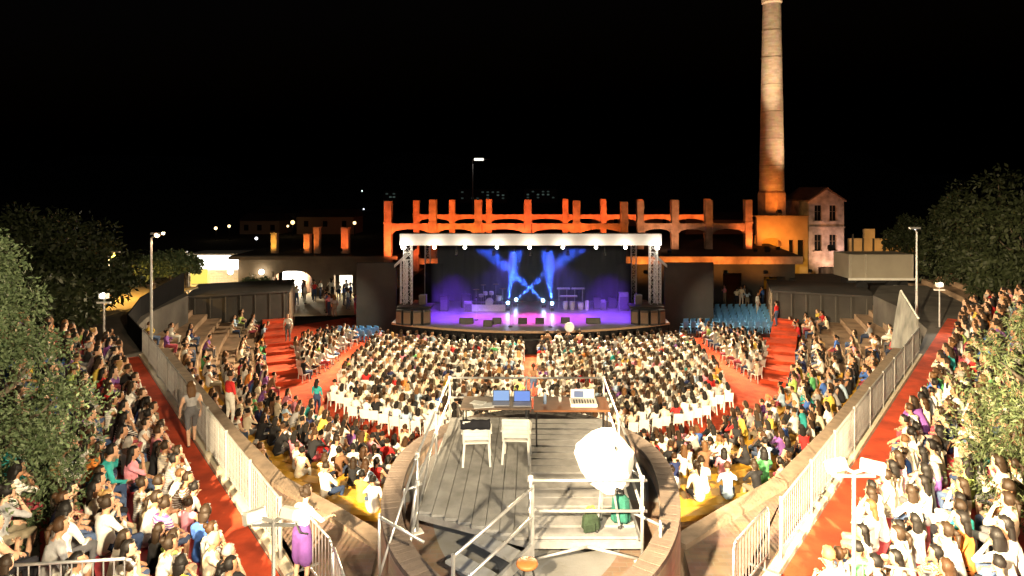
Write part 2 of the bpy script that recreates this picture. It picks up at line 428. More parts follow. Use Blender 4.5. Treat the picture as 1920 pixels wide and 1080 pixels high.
# outrigger at right, braces
b = MB(); b.tube((1.6, 9.9, DZ + .25), (2.02, 9.75, DZ + .12), .024); b.tube((1.98, 9.76, 4.83), (1.98, 9.76, DZ + .2), .026); b.box((1.98, 9.76, 4.84), (.18, .18, .03), .4)
b.build('outrigger', M_STEEL, pf, True)
b = MB(); b.tube((-1.95, 10.35, 4.84), (-1.86, 10.5, DZ + .5), .03); b.tube((-2.15, 10.9, 4.84), (-2.15, 10.9, DZ + .15), .024); b.tube((-2.15, 10.9, DZ + .12), (-1.86, 11.0, DZ + .2), .024); b.tube((-1.9, 9.9, 4.84), (-1.87, 10.5, DZ + .0), .03)
b.build('brace', M_STEEL, pf, True)
for p0, p1 in (((-1.9, 10.45, 4.85), (-1.9, 12.6, DZ + .45)), ((-1.86, 10.5, DZ + .9), (-2.2, 9.3, 4.85)), ((-2.2, 9.3, 4.85), (-2.2, 9.3, DZ + .55)), ((-2.2, 9.3, DZ + .5), (-1.5, 9.0, DZ + .3)), ((0, 9.6, 4.9), (.85, 9.6, DZ - .1)), ((1.68, 9.6, 4.9), (.85, 9.6, DZ - .1)), ((1.72, 9.64, DZ + .88), (1.72, 12.2, DZ + .05))):
    b = MB(); b.tube(p0, p1, .022); b.build('brace', M_STEEL, pf, True)
# steps and handrails going down towards the viewer
A, B = Vector((-.32, 9.75, DZ)), Vector((-1.35, 8.55, 4.86))
for k in range(3):
    p = A.lerp(B, (k + .6) / 3.2); b = MB(); b.box((p.x, p.y, p.z), (.85, .27, .04), rz=math.atan2(B.y - A.y, B.x - A.x) + PI / 2); b.build('tread', M_ALU, pf)
nrm = Vector((-(B - A).y, (B - A).x, 0)).normalized() * .46
for sgn in ((1,) if nrm.x > 0 else (-1,)):
    p0 = A + nrm * sgn; p1 = B + nrm * sgn
    for z in (.42, .86):
        b = MB(); b.tube(p0 + Vector((0, 0, z)), p1 + Vector((0, 0, z)), .024); b.build('handrail', M_STEEL, pf, True)
    b = MB(); b.tube((p1.x, p1.y, 4.83), (p1.x, p1.y, p1.z + .9), .027); b.tube((p0.x, p0.y, 4.83), (p0.x, p0.y, p0.z + .9), .027); b.bar(p0 - Vector((0, 0, .04)), p1 - Vector((0, 0, .04)), .05, .16); b.build('stringer', M_STEEL, pf)

# tables, chairs and things on the platform
def table(x0, x1, y0, y1, m, label, name='folding_table'):
    t = thing(name, ((x0 + x1) / 2, (y0 + y1) / 2, DZ), label, 'table')
    b = MB(); b.box(((x0 + x1) / 2, (y0 + y1) / 2, DZ + .735), (x1 - x0, y1 - y0, .04)); b.build('tabletop', m, t, bevel=.008)
    for x in (x0 + .06, x1 - .06):
        for y in (y0 + .06, y1 - .06):
            b = MB(); b.tube((x, y, DZ), (x, y, DZ + .715), .016, n=6); b.build('leg', M_DARK, t)
    return t
table(.06, 1.62, 13.0, 13.85, M_TABLE, 'brown folding table at the right of the control platform')
table(-1.45, .02, 13.12, 13.85, mat('grey laminate', (.20, .14, .10), .5, var=.2), 'grey brown folding table behind the two white chairs')
def arm_chair(x, y, rz, label):
    t = thing('plastic_chair', (x, y, DZ), label, 'chair', 'white chairs on the control platform')
    M = Matrix.Rotation(rz, 3, 'Z')
    def tr(mb): mb.v = [tuple(M @ Vector(v) + Vector((x, y, DZ))) for v in mb.v]; return mb
    b = MB(); b.box((0, .02, .43), (.5, .48, .03)); tr(b).build('seat', M_PLASTIC, t, bevel=.01)
    b = MB()
    for k in range(4): b.box((0, -.24 - .02 * k, .54 + .085 * k), (.47, .022, .075))
    for sx in (-1, 1): b.bar((sx * .245, -.21, .43), (sx * .245, -.31, .87), .04, .05)
    b.box((0, -.305, .865), (.52, .035, .05)); tr(b).build('backrest', M_PLASTIC, t, bevel=.006)
    for sx in (-1, 1):
        for sy in (-1, 1):
            b = MB(); b.bar((sx * .23, sy * .21, .43), (sx * .26, sy * .26, 0), .04, .045); tr(b).build('leg', M_PLASTIC, t)
        b = MB(); b.bar((sx * .265, -.26, .64), (sx * .265, .2, .63), .05, .03); b.bar((sx * .265, .19, .63), (sx * .245, .21, .43), .035, .04); tr(b).build('armrest', M_PLASTIC, t)
    return t
arm_chair(-1.04, 12.35, R(4), 'white plastic chair with a dark jacket over its back')
arm_chair(-.27, 12.45, R(-3), 'bare white plastic chair at the middle of the platform')
# jacket draped on the first chair
j = MB(); vs = []; nx, ny = 9, 6
for i in range(nx + 1):
    for k in range(ny + 1):
        u = i / nx - .5; v = k / ny; ang = v * PI
        y = 12.04 - .055 * math.cos(ang) + .01 * math.sin(u * 17); z = DZ + .87 + .05 * math.sin(ang) - .24 * abs(v - .5) + .012 * math.sin(u * 23 + v * 5)
        vs.append((-1.04 + u * .56 + .01 * math.sin(v * 9), y, z))
j.add(vs, [(i * (ny + 1) + k, (i + 1) * (ny + 1) + k, (i + 1) * (ny + 1) + k + 1, i * (ny + 1) + k + 1) for i in range(nx) for k in range(ny)])
o = j.build('jacket', mat('dark jacket', (.015, .015, .02), .9, var=.2), None, True)
sm = o.modifiers.new('thick', 'SOLIDIFY'); sm.thickness = .02
tag(o, 'dark jacket draped over the back of the white chair', 'jacket')
TZ = DZ + .757
lp = thing('laptop', (-.18, 13.35, TZ), 'open laptop with a blue screen on the table', 'laptop')
b = MB(); b.box((-.18, 13.33, TZ + .012), (.36, .25, .022)); b.build('keyboard_base', mat('laptop grey', (.35, .35, .37), .4), lp)
sc = MB(); sc.box((-.18, 13.5, TZ + .13), (.36, .015, .23), M=Matrix.Rotation(R(-14), 3, 'X')); s_ = sc.build('lid', M_DARK, lp)
sc = MB(); sc.box((-.18, 13.488, TZ + .13), (.33, .004, .2), M=Matrix.Rotation(R(-14), 3, 'X')); sc.build('screen', emis('screen blue', (.10, .25, .75), .9), s_)
lp2 = thing('laptop', (-.62, 13.4, TZ), 'second laptop, pale blue screen, left of the first', 'laptop')
b = MB(); b.box((-.62, 13.36, TZ + .012), (.36, .25, .022)); b.build('keyboard_base', mat('laptop grey'), lp2)
sc = MB(); sc.box((-.62, 13.53, TZ + .13), (.36, .015, .23), M=Matrix.Rotation(R(-14), 3, 'X')); s_ = sc.build('lid', M_DARK, lp2)
sc = MB(); sc.box((-.62, 13.518, TZ + .13), (.33, .004, .2), M=Matrix.Rotation(R(-14), 3, 'X')); sc.build('screen', emis('screen pale', (.22, .42, .8), .8), s_)
b = MB(); b.box((-.98, 13.27, TZ + .006), (.42, .28, .01), .2); b.box((-1.1, 13.42, TZ + .016), (.3, .21, .008), -.4)
tag(b.build('papers', mat('paper', (.85, .85, .82), .8, var=.03)), 'loose white papers on the left table', 'papers')
mx = thing('mixing_desk', (1.1, 13.4, TZ), 'white lighting desk on the brown table', 'mixing desk')
b = MB(); b.box((1.1, 13.35, TZ + .04), (.55, .42, .07)); b.build('housing', M_WHITE, mx, bevel=.01)
b = MB()
for k in range(8): b.box((.9 + k * .057, 13.3, TZ + .083), (.018, .2, .015))
b.build('faders', M_DARK, mx)
b = MB(); b.box((1.1, 13.62, TZ + .13), (.5, .03, .2), M=Matrix.Rotation(R(-20), 3, 'X')); q = b.build('display', M_WHITE, mx)
b = MB(); b.box((1.02, 13.6, TZ + .135), (.2, .012, .13), M=Matrix.Rotation(R(-20), 3, 'X')); b.build('screen', emis('screen dim', (.15, .3, .6), .5), q)
b = MB(); b.lathe((.3, 13.4, TZ), [(0, 0), (.035, 0), (.035, .17), (.014, .21), (.014, .24), (0, .24)], 10)
tag(b.build('water_bottle', mat('bottle blue', (.35, .5, .75), .15, var=.05), None, True), 'small blue water bottle beside the laptop', 'bottle')
b = MB(); b.lathe((.62, 13.5, TZ), [(0, 0), (.03, 0), (.038, .1), (.03, .1), (0, .01)], 10)
tag(b.build('paper_cup', M_WHITE, None, True), 'white paper cup standing on the brown table', 'cup')

# covered equipment on a tripod
tp = thing('covered_camera', (1.17, 9.97, DZ), 'equipment on a tripod under a crumpled white sheet', 'camera')
for k in range(3):
    a = R(90 + 120 * k + 15); b = MB(); b.tube((1.17 + .22 * math.cos(a), 9.97 + .2 * math.sin(a), DZ), (1.17 + .04 * math.cos(a), 9.97 + .04 * math.sin(a), DZ + 1.1), .018, .022, 6)
    q = b.build('tripod_leg', M_STEEL, tp); b = MB(); b.sphere((1.17 + .22 * math.cos(a), 9.97 + .2 * math.sin(a), DZ + .02), .035, 6, 4); b.build('foot', M_DARK, q)
b = MB(); b.box((1.17, 10.0, DZ + 1.2), (.26, .6, .28)); b.build('camera_body', M_DARK, tp)
out = [(1110, 375), (1160, 380), (1225, 440), (1270, 500), (1262, 570), (1240, 650), (1200, 640), (1170, 672), (1120, 668), (1075, 672), (1045, 635), (1012, 590), (978, 500), (985, 450), (1060, 400)]
def sheet_pt(p, k, y): return ((p[0] - 1125) * .00324 * k + 1.16, y, DZ + 1.03 - (p[1] - 530) * .00324 * (k if p[1] < 600 else .5 + .5 * k))
vs = [sheet_pt(p, 1, 10.02 + .05 * math.sin(i * 2.3)) for i, p in enumerate(out)] + [sheet_pt(p, .62 + .12 * math.sin(i * 1.9), 9.68 + .06 * math.sin(i * 3.1)) for i, p in enumerate(out)] + [sheet_pt(p, .6, 10.42) for p in out]
n = len(out); vs += [(1.14, 9.58, DZ + 1.05)]
fs = [(i, (i + 1) % n, n + (i + 1) % n, n + i) for i in range(n)] + [((i + 1) % n, i, 2 * n + i, 2 * n + (i + 1) % n) for i in range(n)]
fs += [(n + i, n + (i + 1) % n, 3 * n) for i in range(n)] + [tuple(2 * n + i for i in range(n - 1, -1, -1))]
cv = MB(); cv.add(vs, fs)
o = cv.build('sheet', mat('white sheet', (.85, .84, .80), .8, var=.03, bump=.5, bscale=9), tp, False); sm = o.modifiers.new('sub', 'SUBSURF'); sm.levels = sm.render_levels = 2; sm.subdivision_type = 'SIMPLE'; dtx = bpy.data.textures.new('crumple', 'CLOUDS'); dtx.noise_scale = .16; dm = o.modifiers.new('crumple', 'DISPLACE'); dm.texture = dtx; dm.strength = .025
bg = thing('carry_bag', (1.02, 9.92, DZ), 'round dark green bag on the boards under the sheet', 'bag')
b = MB(); b.box((.93, 9.86, DZ + .14), (.30, .2, .26), .3, taper=.82); b.build('body', mat('green canvas', (.018, .035, .018), .9, var=.4, scale=12, bump=.5), bg, False, .05)
b = MB(); b.box((.90, 9.755, DZ + .1), (.2, .05, .14), .3); b.build('pocket', mat('green canvas'), bg, False, .02)
b = MB(); b.path([(.85, 9.86, DZ + .27), (.87, 9.86, DZ + .36), (.97, 9.86, DZ + .38), (1.0, 9.86, DZ + .28)], .015, 6); b.build('handle', mat('ochre strap', (.4, .22, .04), .8), bg, True)
o = thing('rucksack', (1.42, 10.1, DZ), 'teal rucksack behind the tripod legs', 'rucksack')
b = MB(); b.box((1.42, 10.1, DZ + .22), (.32, .2, .44), -.2, taper=.8); b.build('body', mat('teal canvas', (.012, .09, .07), .9, var=.4, scale=10, bump=.5), o, False, .06)
b = MB(); b.box((1.40, 9.985, DZ + .15), (.22, .06, .2), -.2); b.build('pocket', mat('teal canvas'), o, False, .03)
b = MB(); b.path([(1.36, 10.1, DZ + .43), (1.37, 10.1, DZ + .5), (1.46, 10.1, DZ + .5), (1.47, 10.1, DZ + .43)], .012, 6); b.build('handle', M_DARK, o)
tag(o, 'teal rucksack behind the tripod legs', 'rucksack')
st = thing('round_stool', (-.05, 8.95, 4.82), 'small round orange brown stool below the platform', 'stool')
b = MB(); b.lathe((-.05, 8.95, 5.2), [(0, .06), (.13, .06), (.15, .045), (.155, .02), (.14, 0), (0, 0)], 18); b.build('seat', mat('orange seat', (.42, .15, .045), .5), st, True)
for k in range(3):
    a = R(120 * k); b = MB(); b.tube((-.05 + .16 * math.cos(a), 8.95 + .16 * math.sin(a), 4.83), (-.05 + .06 * math.cos(a), 8.95 + .06 * math.sin(a), 5.2), .014, n=6); b.build('leg', M_DARK, st)

# ------------------------------------------------------------------ fences along the walkways
SIDE = {-1: 'left', 1: 'right'}
PL = 2.0; NBAR = 14
_b = MB(); _b.tube((0, 0, .1), (0, 0, 1.04), .009, n=5); ME_BAR = _b.mesh('bar', M_FENCE)
for sd in (-1, 1):
    for k in range(9):
        s0 = .1 + PL * k
        a = fpt(sd, s0, .1, LW + .1); b_ = fpt(sd, s0 + PL - .06, .1, LW + .1)
        t = thing('fence_panel', a, '%s %s railing panel of the %s walkway fence, counted from the viewer' % (ordinal(k + 1), 'steel' if sd < 0 else 'pale steel', SIDE[sd]), 'fence', 'railing panels along the two walkways')
        d = (b_ - a)
        m = MB(); m.tube(a, a + Vector((0, 0, 1.12)), .03, n=6); m.build('post', M_FENCE, t)
        for z, r in ((.12, .016), (1.06, .024)):
            m = MB(); m.tube(a + Vector((0, 0, z)), b_ + Vector((0, 0, z)), r, n=6); m.build('rail', M_FENCE, t)
        for q in range(NBAR): instance('bar', ME_BAR, t, d * ((q + 1) / (NBAR + 1)))
        if k > 0 or sd < 0:      # wire mesh welded behind the bars
            m = MB()
            for q in range(7):
                z = .22 + .12 * q; m.bar(a + Vector((0, 0, z)), b_ + Vector((0, 0, z)), .004, .004)
            for q in range(1, 26):
                p = a + d * (q / 26); m.bar(p + Vector((0, 0, .12)), p + Vector((0, 0, 1.05)), .004, .004)
            w = m.build('wire_mesh', M_FENCE, t); w['kind'] = 'stuff'
# crowd barriers
def barrier(p0, p1, z, label):
    p0 = Vector((*p0, z)); p1 = Vector((*p1, z)); t = thing('crowd_barrier', p0, label, 'barrier', 'crowd barriers near the viewer')
    d = p1 - p0; L = d.length; u = d.normalized(); up = Vector((0, 0, 1))
    m = MB(); pts = [p0 + up * .12, p0 + up * .95, p0 + u * .05 + up * 1.03, p0 + u * .12 + up * 1.06, p1 - u * .12 + up * 1.06, p1 - u * .05 + up * 1.03, p1 + up * .95, p1 + up * .12]
    m.path(pts, .02, 6); m.tube(p0 + up * .2, p1 + up * .2, .018, n=6); m.build('frame', M_STEEL, t, True)
    n = int(L / .125)
    for q in range(1, n):
        m = MB(); c = p0 + d * (q / n); m.tube(c + up * .2, c + up * 1.05, .009, n=5); m.build('bar', M_STEEL, t)
    for c in (p0 + u * .2, p1 - u * .2):
        m = MB(); w = Vector((-u.y, u.x, 0)) * .28; m.bar(c - w + up * .015, c + w + up * .015, .05, .02); m.tube(c, c + up * .2, .018, n=6); m.build('foot', M_STEEL, t)
barrier((-3.15, 10.15), (-4.1, 11.3), LW + .12, 'steel crowd barrier beside the person in the purple skirt')
barrier((3.2, 10.1), (4.2, 11.3), LW + .12, 'steel crowd barrier at the near end of the right fence')
barrier((-2.45, 8.75), (-3.1, 10.05), LW + .12, 'steel crowd barrier continuing towards the bottom edge')
q0 = fpt(-1, -1.2, 4.2); q1 = fpt(-1, -2.2, 2.6)
barrier((q0.x, q0.y), (q1.x, q1.y), LW + 1.0, 'rounded barrier closing the near end of the left stand')
q0 = fpt(1, -1.6, 1.5); q1 = fpt(1, -1.0, 2.9)
barrier((q0.x, q0.y), (q1.x, q1.y), LW + .3, 'rounded barrier closing the near end of the right stand')
# plain wire fence on the outer edge of the left stand
t = thing('outer_guardrail', fpt(-1, 0, 4.75), 'pale guardrail along the outer edge of the left stand', 'guardrail')
for k in range(6):
    p = fpt(-1, -1.5 + 1.6 * k, 4.72, 0); m = MB(); m.tube((p.x, p.y, LW), (p.x, p.y, LW + 2.55), .022, n=6); m.build('post', M_WHITE, t)
for z in (1.6, 2.05, 2.5):
    a, b_ = fpt(-1, -1.5, 4.72, LW + z), fpt(-1, 6.5, 4.72, LW + z); m = MB(); m.tube(a, b_, .02, n=6); m.build('rail', M_WHITE, t)

# ------------------------------------------------------------------ side stands
NR = 6; SP = .64; SR = .26; SOS = {-1: .98, 1: 1.06}
SEATS = []      # (section, row, running number, position, facing, floor height)
def stand(sd, smin, smax):
    SO = SOS[sd]
    t = thing('grandstand', fpt(sd, smin, SO), 'stepped %s grandstand with grey treads and red seat edges' % SIDE[sd], 'grandstand')
    for i in range(NR):
        o0 = SO + SP * i; z = LW + .12 + SR * i
        p = [fpt(sd, smin, o0, 0), fpt(sd, smax, o0, 0), fpt(sd, smax, o0 + SP - .012, 0), fpt(sd, smin, o0 + SP - .012, 0)]
        m = MB(); m.prism([(q.x, q.y) for q in p], LW - .02, z); m.build('tread', M_ALU, t)
        p = [fpt(sd, smin, o0 + .34, 0), fpt(sd, smax, o0 + .34, 0), fpt(sd, smax, o0 + .63, 0), fpt(sd, smin, o0 + .63, 0)]
        m = MB(); m.prism([(q.x, q.y) for q in p], z + .36, z + .41); m.build('bench_seat', M_REDSEAT, t)
        p = [fpt(sd, smin, o0 + .56, 0), fpt(sd, smax, o0 + .56, 0), fpt(sd, smax, o0 + .61, 0), fpt(sd, smin, o0 + .61, 0)]
        m = MB(); m.prism([(q.x, q.y) for q in p], z + .002, z + .36); m.build('bench_riser', M_ALU, t)
        s = smin + .3; k = 0
        while s < smax - .3:
            if random.random() < .88:
                p = fpt(sd, s, o0 + .46 + random.uniform(-.1, .06), z); inw = Vector((.787, .617)) if sd < 0 else Vector((-.787, .617))
                to = (Vector((0, 45)) - Vector((p.x, p.y))).normalized(); f = (inw * .55 + to * .45).normalized()
                SEATS.append(('%s stand' % SIDE[sd], i, s, p, f)); k += 1
            s += random.uniform(.42, .53)
    # back rail
    m = MB()
    for z in (.55, 1.0): m.tube(fpt(sd, smin, SO + SP * NR + .05, LW + .12 + SR * NR + z), fpt(sd, smax, SO + SP * NR + .05, LW + .12 + SR * NR + z), .02, n=6)
    m.build('back_rail', M_STEEL, t)
    for k in range(int((smax - smin) / 2)):
        p = fpt(sd, smin + 2 * k + .2, SO + SP * NR + .05, LW); m = MB(); m.tube(p, p + Vector((0, 0, .12 + SR * NR + 1.02)), .02, n=6); m.build('rail_post', M_STEEL, t)
stand(-1, -2.4, 17.6); stand(1, -2.4, 27.0)

# ------------------------------------------------------------------ yellow benches of the terraces
def ok_cavea(x, y):
    if in_bastion(x, y, .45): return False
    if y < 27 and fdist(x, y) < wallw(y) + .28: return False
    if y >= 27 and abs(x) > 19.8: return False
    return True
for sd in (-1, 1):
    for i in range(ROWS):
        run = []
        runs = []
        for s in np.arange(.15, S_END, .3):
            p, f = curve(sd * s, O0 + PITCH * i + .5)
            good = ok_cavea(p.x, p.y) and p.y < 32.5 - .25 * i
            if good: run.append(s)
            elif run: runs.append(run); run = []
        if run: runs.append(run)
        runs = [r for r in runs if len(r) > 4]
        if not runs: continue
        run = max(runs, key=len)
        m = MB(); vs = []
        for s in run:
            a, _ = curve(sd * s, O0 + PITCH * i + .36); b_, _ = curve(sd * s, O0 + PITCH * i + .74)
            z = rise(s) * (i + 1)
            vs += [(a.x, a.y, z + .33), (a.x, a.y, z + .38), (b_.x, b_.y, z + .38), (b_.x, b_.y, z + .26)]
        n = len(run); fs = []
        for k in range(n - 1):
            q = 4 * k
            fs += [(q + j_, q + (j_ + 1) % 4, q + 4 + (j_ + 1) % 4, q + 4 + j_) for j_ in range(4)]
        fs += [(3, 2, 1, 0), (4 * n - 4, 4 * n - 3, 4 * n - 2, 4 * n - 1)]
        m.add(vs, fs); o = m.build('yellow_bench', M_YEL)
        tag(o, 'curved yellow bench, %s row up from the orchestra, %s of the bastion' % (ordinal(i + 1), SIDE[sd]), 'bench', 'yellow benches on the terraces')
        s = run[0] + .1; k = 0
        while s < run[-1]:
            p, f = curve(sd * s, O0 + PITCH * i + .5)
            gap = math.sin(s * .9 + i * 2.1) + math.sin(s * .37 + i * 4.7 + sd)
            if ok_cavea(p.x, p.y) and random.random() < (.84 if gap > -.55 else .16): SEATS.append(('%s terrace' % SIDE[sd], i, s, Vector((p.x, p.y, rise(s) * (i + 1))), f))
            s += random.uniform(.42, .54)
    # people further round, sitting on the bare steps of the wings
    for i in range(ROWS):
        s = 3.0
        while s < S_END - .6:
            p, f = curve(sd * s, O0 + PITCH * i + .55)
            if p.y > 32.5 - .25 * i and ok_cavea(p.x, p.y):
                dens = .75 if (i >= 7 or p.y > 41.5 - (i * .2)) else (.5 if i < 2 and p.y < 38 else (.55 if p.y < 35.5 else .03))
                if random.random() < dens: SEATS.append(('%s wing' % SIDE[sd], i, s, Vector((p.x, p.y, rise(s) * (i + 1) - .08)), f))
            s += random.uniform(.48, .66)

# red carpeted stair flights between terraces and side blocks
for sd in (-1, 1):
    t = thing('carpeted_stairs', (sd * 13.4, 36, 0), 'red carpeted stairs rising beside the %s orchestra block' % SIDE[sd], 'stairs')
    n = 9
    A, B = Vector((sd * 13.0, 33.9, 0)), Vector((sd * 18.6, 46.3, 0)); d = (B - A); u = d.normalized()
    for k in range(n):
        c0 = A + d * (k / n); c1 = A + d * 1.0; z1 = .17 * (k + 1)
        c = A + d * ((k + .5) / n)
        m = MB(); m.box((c.x, c.y, z1 / 2 + .003), (1.6, d.length / n - .004, z1), rz=math.atan2(u.y, u.x) - PI / 2); m.build('step', M_CARPET, t)

# ------------------------------------------------------------------ floodlight poles on the walkways
def flood_pole(x, y, z, label, heads):
    t = thing('floodlight_pole', (x, y, LW), label, 'floodlight', 'floodlight poles beside the walkways')
    m = MB(); m.tube((x, y, LW), (x, y, z - .05), .022, .018, 10); m.build('pole', mat('pole steel', (.28, .28, .29), .5, .4), t, True)
    m = MB(); m.lathe((x, y, LW), [(0, 0), (.16, 0), (.16, .03), (.05, .05), (.036, .2), (0, .2)], 12); m.build('base_plate', M_STEEL, t)
    m = MB(); m.bar((x - .2, y, z - .09), (x + .2, y, z - .09), .025, .025); m.build('crossbar', M_STEEL, t)
    for hx, hy, tgt, e, col, ang in heads:
        c = Vector((x + hx, y + hy, z)); d = (Vector(tgt) - c).normalized(); q = d.to_track_quat('-Z', 'Y').to_matrix()
        m = MB(); m.box(c, (.23, .13, .09), M=q, taper=.75); h = m.build('lamp_head', mat('lamp grey', (.72, .72, .70), .5), t, bevel=.015)
        m = MB(); m.bar(c - d * .02, (x, y, z - .06), .015, .03); m.build('bracket', M_STEEL, t)
        m = MB(); m.box(c + d * .05, (.2, .1, .008), M=q); m.build('lens', emis('flood lens', (1, .95, .82), 12), h)
        lamp(t, c + d * .1, tgt, e, col, ang, .6, .12)
WARM = (1.0, .83, .58)
flood_pole(-2.41, 6.0, 7.42, 'white twin floodlight on a steel pole beside the left walkway', [
    (-.16, -.02, (-8.5, 12.5, 4.6), 1300, WARM, 112), (.14, .02, (-.4, 11.5, 5.2), 260, (1, .97, .92), 75)])
flood_pole(3.03, 6.0, 7.88, 'white twin floodlight on a steel pole beside the right walkway', [
    (.16, -.02, (10.0, 14.5, 4.6), 2600, WARM, 112), (-.14, .02, (.8, 11.0, 5.4), 220, (1, .97, .92), 75)])
# floodlight masts standing behind the viewer, which light the near half of the theatre
for x, e, tgt, lab in ((-5.2, 115000, (10.6, 16.0, 4.3), 'tall floodlight mast behind the viewer at the left'), (5.6, 22000, (-9.0, 14.5, 4.8), 'tall floodlight mast behind the viewer at the right')):
    t = thing('floodlight_mast', (x, -3.5, LW), lab, 'floodlight', 'tall floodlight masts behind the viewer')
    m = MB(); m.tube((x, -3.5, LW), (x, -3.5, 13.2), .09, .06, 10); m.build('pole', M_STEEL, t)
    m = MB(); m.bar((x - .6, -3.4, 13.1), (x + .6, -3.4, 13.1), .08, .08); m.build('crossbar', M_STEEL, t)
    for q in (-.35, .35):
        m = MB(); m.box((x + q, -3.3, 13.0), (.5, .3, .4), M=Matrix.Rotation(R(30), 3, 'X')); h = m.build('lamp_head', M_WHITE, t)
        m = MB(); m.box((x + q, -3.12, 12.9), (.44, .01, .34), M=Matrix.Rotation(R(30), 3, 'X')); m.build('lens', emis('flood lens', (1, .95, .82), 12), h)
    lamp(t, (x, -2.9, 12.9), tgt, e, (1, .79, .48) if x > 0 else (1, .76, .44), 42 if x < 0 else 52, .75, .25)
    lamp(t, (x + .4, -2.9, 12.9), (x * .85, 28.0, 0), 92000, (1, .76, .45), 22, .5, .25)
g = MB(); g.prism([(-36, 31.5), (-22.2, 33), (-22.6, 43.5), (-36, 43.5)], LW - .1, LW + .015); struct('upper_square', g, M_PIAZZA, 'pale paved corner behind the left rim')
# small white floodlight at the far end of the left stand
def far_flood(x, y, z0, z, label, tgt, e, ang=110):
    t = thing('floodlight_mast', (x, y, z0), label, 'floodlight')
    m = MB(); m.tube((x, y, z0), (x, y, z), .04, .03, 8); m.build('pole', M_STEEL, t)
    m = MB(); m.box((x, y, z - .25), (.5, .1, .06)); m.box((x, y, z), (.28, .2, .2)); h = m.build('lamp_head', M_WHITE, t)
    m = MB(); m.sphere((x, y - .06, z + .02), .10, 8, 6); m.build('bulb_glass', emis('white bulb', (1, .96, .85), 18), h)
    lamp(t, (x + (.2 if tgt[0] > x else -.2), y - .25, z), tgt, e, (1, .9, .72), ang, .6, .1)
far_flood(-16.2, 24.3, LW, 6.35, 'lit white floodlight on a short mast behind the left stand', (-12, 17, 4.5), 160)
far_flood(19.8, 31.0, LW, 5.75, 'small floodlight box at the far end of the right stand', (18.3, 24.5, 4.5), 500, 110)

# street lamps
def street_lamp(x, y, z0, z, label, color, e, arm=.5, lit=20, head=.09, group='street lamps round the theatre'):
    t = thing('street_lamp', (x, y, z0), label, 'street lamp', group)
    m = MB(); m.tube((x, y, z0), (x, y, z), .07, .045, 8); m.tube((x, y, z), (x + arm, y, z + .18), .035, .03, 6); m.build('pole', M_STEEL, t)
    m = MB(); m.box((x + arm, y, z + .2), (.5, .22, .1)); h = m.build('lamp_head', M_STEEL, t)
    m = MB(); m.sphere((x + arm, y - .04, z + .14), head, 8, 6); m.build('bulb_glass', emis('bulb %.2f %.2f %d' % (color[1], color[2], lit), color, lit), h)
    if e: lamp(t, (x + arm, y - .02, z + .02), (x + arm * 1.2, y + .3, z - 3), e, color, 150, .5, .12)
street_lamp(-16.6, 28.0, 3.3, 8.25, 'tall street lamp with a reddish bulb at the end of the left fence', (1, .55, .28), 120, .28, 9, .11)
street_lamp(19.6, 32.5, 3.3, 8.2, 'tall grey lamp post at the far end of the right fence', (1, .95, .85), 0, -.1, 1.2, .05)
street_lamp(-25.2, 38.2, LW, 6.4, 'orange street lamp over the pale paving among the left trees', (1, .55, .12), 1500, .4, 12, .06)
street_lamp(-30.8, 56, .9, 4.6, 'street lamp lighting the yellow paving by the white kiosk', (1, .58, .16), 2600, .5, 30)
street_lamp(-27.8, 52, .9, 4.2, 'small street lamp among the trees left of the kiosk', (1, .62, .25), 500, .3, 25)
for k, (px, py, Y, c, s) in enumerate(((405, 428, 130, (1, .72, .35), .5), (430, 424, 130, (1, .72, .35), .45), (475, 412, 150, (1, .7, .4), .45), (481, 447, 110, (.95, .95, 1), .4),
                                    (549, 417, 140, (1, .66, .25), .7), (665, 418, 140, (1, .7, .3), .55), (117, 515, 60, (.8, .9, 1), .12), (540, 424, 142, (1, .7, .3), .4), (682, 392, 300, (.8, .9, 1), .5), (679, 358, 420, (.7, .9, .85), .6))):
    p = atY(px, py, Y)
    lab = ['far orange street light, left of a close pair', 'far orange street light, right of a close pair', 'far street light above the white one', 'far white light over the flat roof', 'brightest far orange street light above the ruin pillars',
           'far orange street light left of the arcade', 'tiny white light among the left trees', 'dim far street light beside the brightest one', 'tiny white light over the town', 'faint greenish light highest over the town'][k]
    t = thing('street_light', (p.x, p.y, -.3), lab, 'street light', 'distant street lights')
    m = MB(); m.tube((p.x, p.y, -.3), (p.x, p.y, p.z), .12, .08, 6); m.build('pole', M_DARK, t)
    m = MB(); m.sphere((p.x, p.y - .1, p.z), s * .65, 8, 6); m.build('bulb_glass', emis('far bulb %d' % k, c, 3.0), t)

# ------------------------------------------------------------------ stage
SZ = 1.3
M_STAGE = mat('stage boards', (.22, .20, .22), .35, var=.15, scale=1.5, bump=.05)
st = thing('stage', (0, 46, 0), 'bowed concert stage with pale boards and a black skirt', 'stage')
front = [(x, 40.7 + 2.6 * (abs(x) / 9.4) ** 2) for x in np.linspace(-9.4, 9.4, 33)]
m = MB(); m.prism(front + [(9.4, 52), (-9.4, 52)], SZ - .12, SZ); m.build('stage_floor', M_STAGE, st)
m = MB(); vs = []
for i in range(129):
    x = -9.38 + 18.76 * i / 128; y = 40.74 + 2.6 * (abs(x) / 9.4) ** 2 + .02 * math.sin(i * 1.7); vs += [(x, y, 0), (x, y, SZ - .1)]
m.add(vs, [(2 * i, 2 * i + 2, 2 * i + 3, 2 * i + 1) for i in range(128)]); m.build('skirt', M_BLACK, st)
m = MB()
for a, b_ in zip(front[:-1], front[1:]): m.bar((a[0], a[1] - .02, SZ - .05), (b_[0], b_[1] - .02, SZ - .05), .06, .13)
m.build('front_edge', mat('edge board', (.30, .2, .13), .6), st)
m = MB(); m.box((0, 40.35, .45), (2.2, .7, .9)); m.build('front_steps', M_BLACK, st)
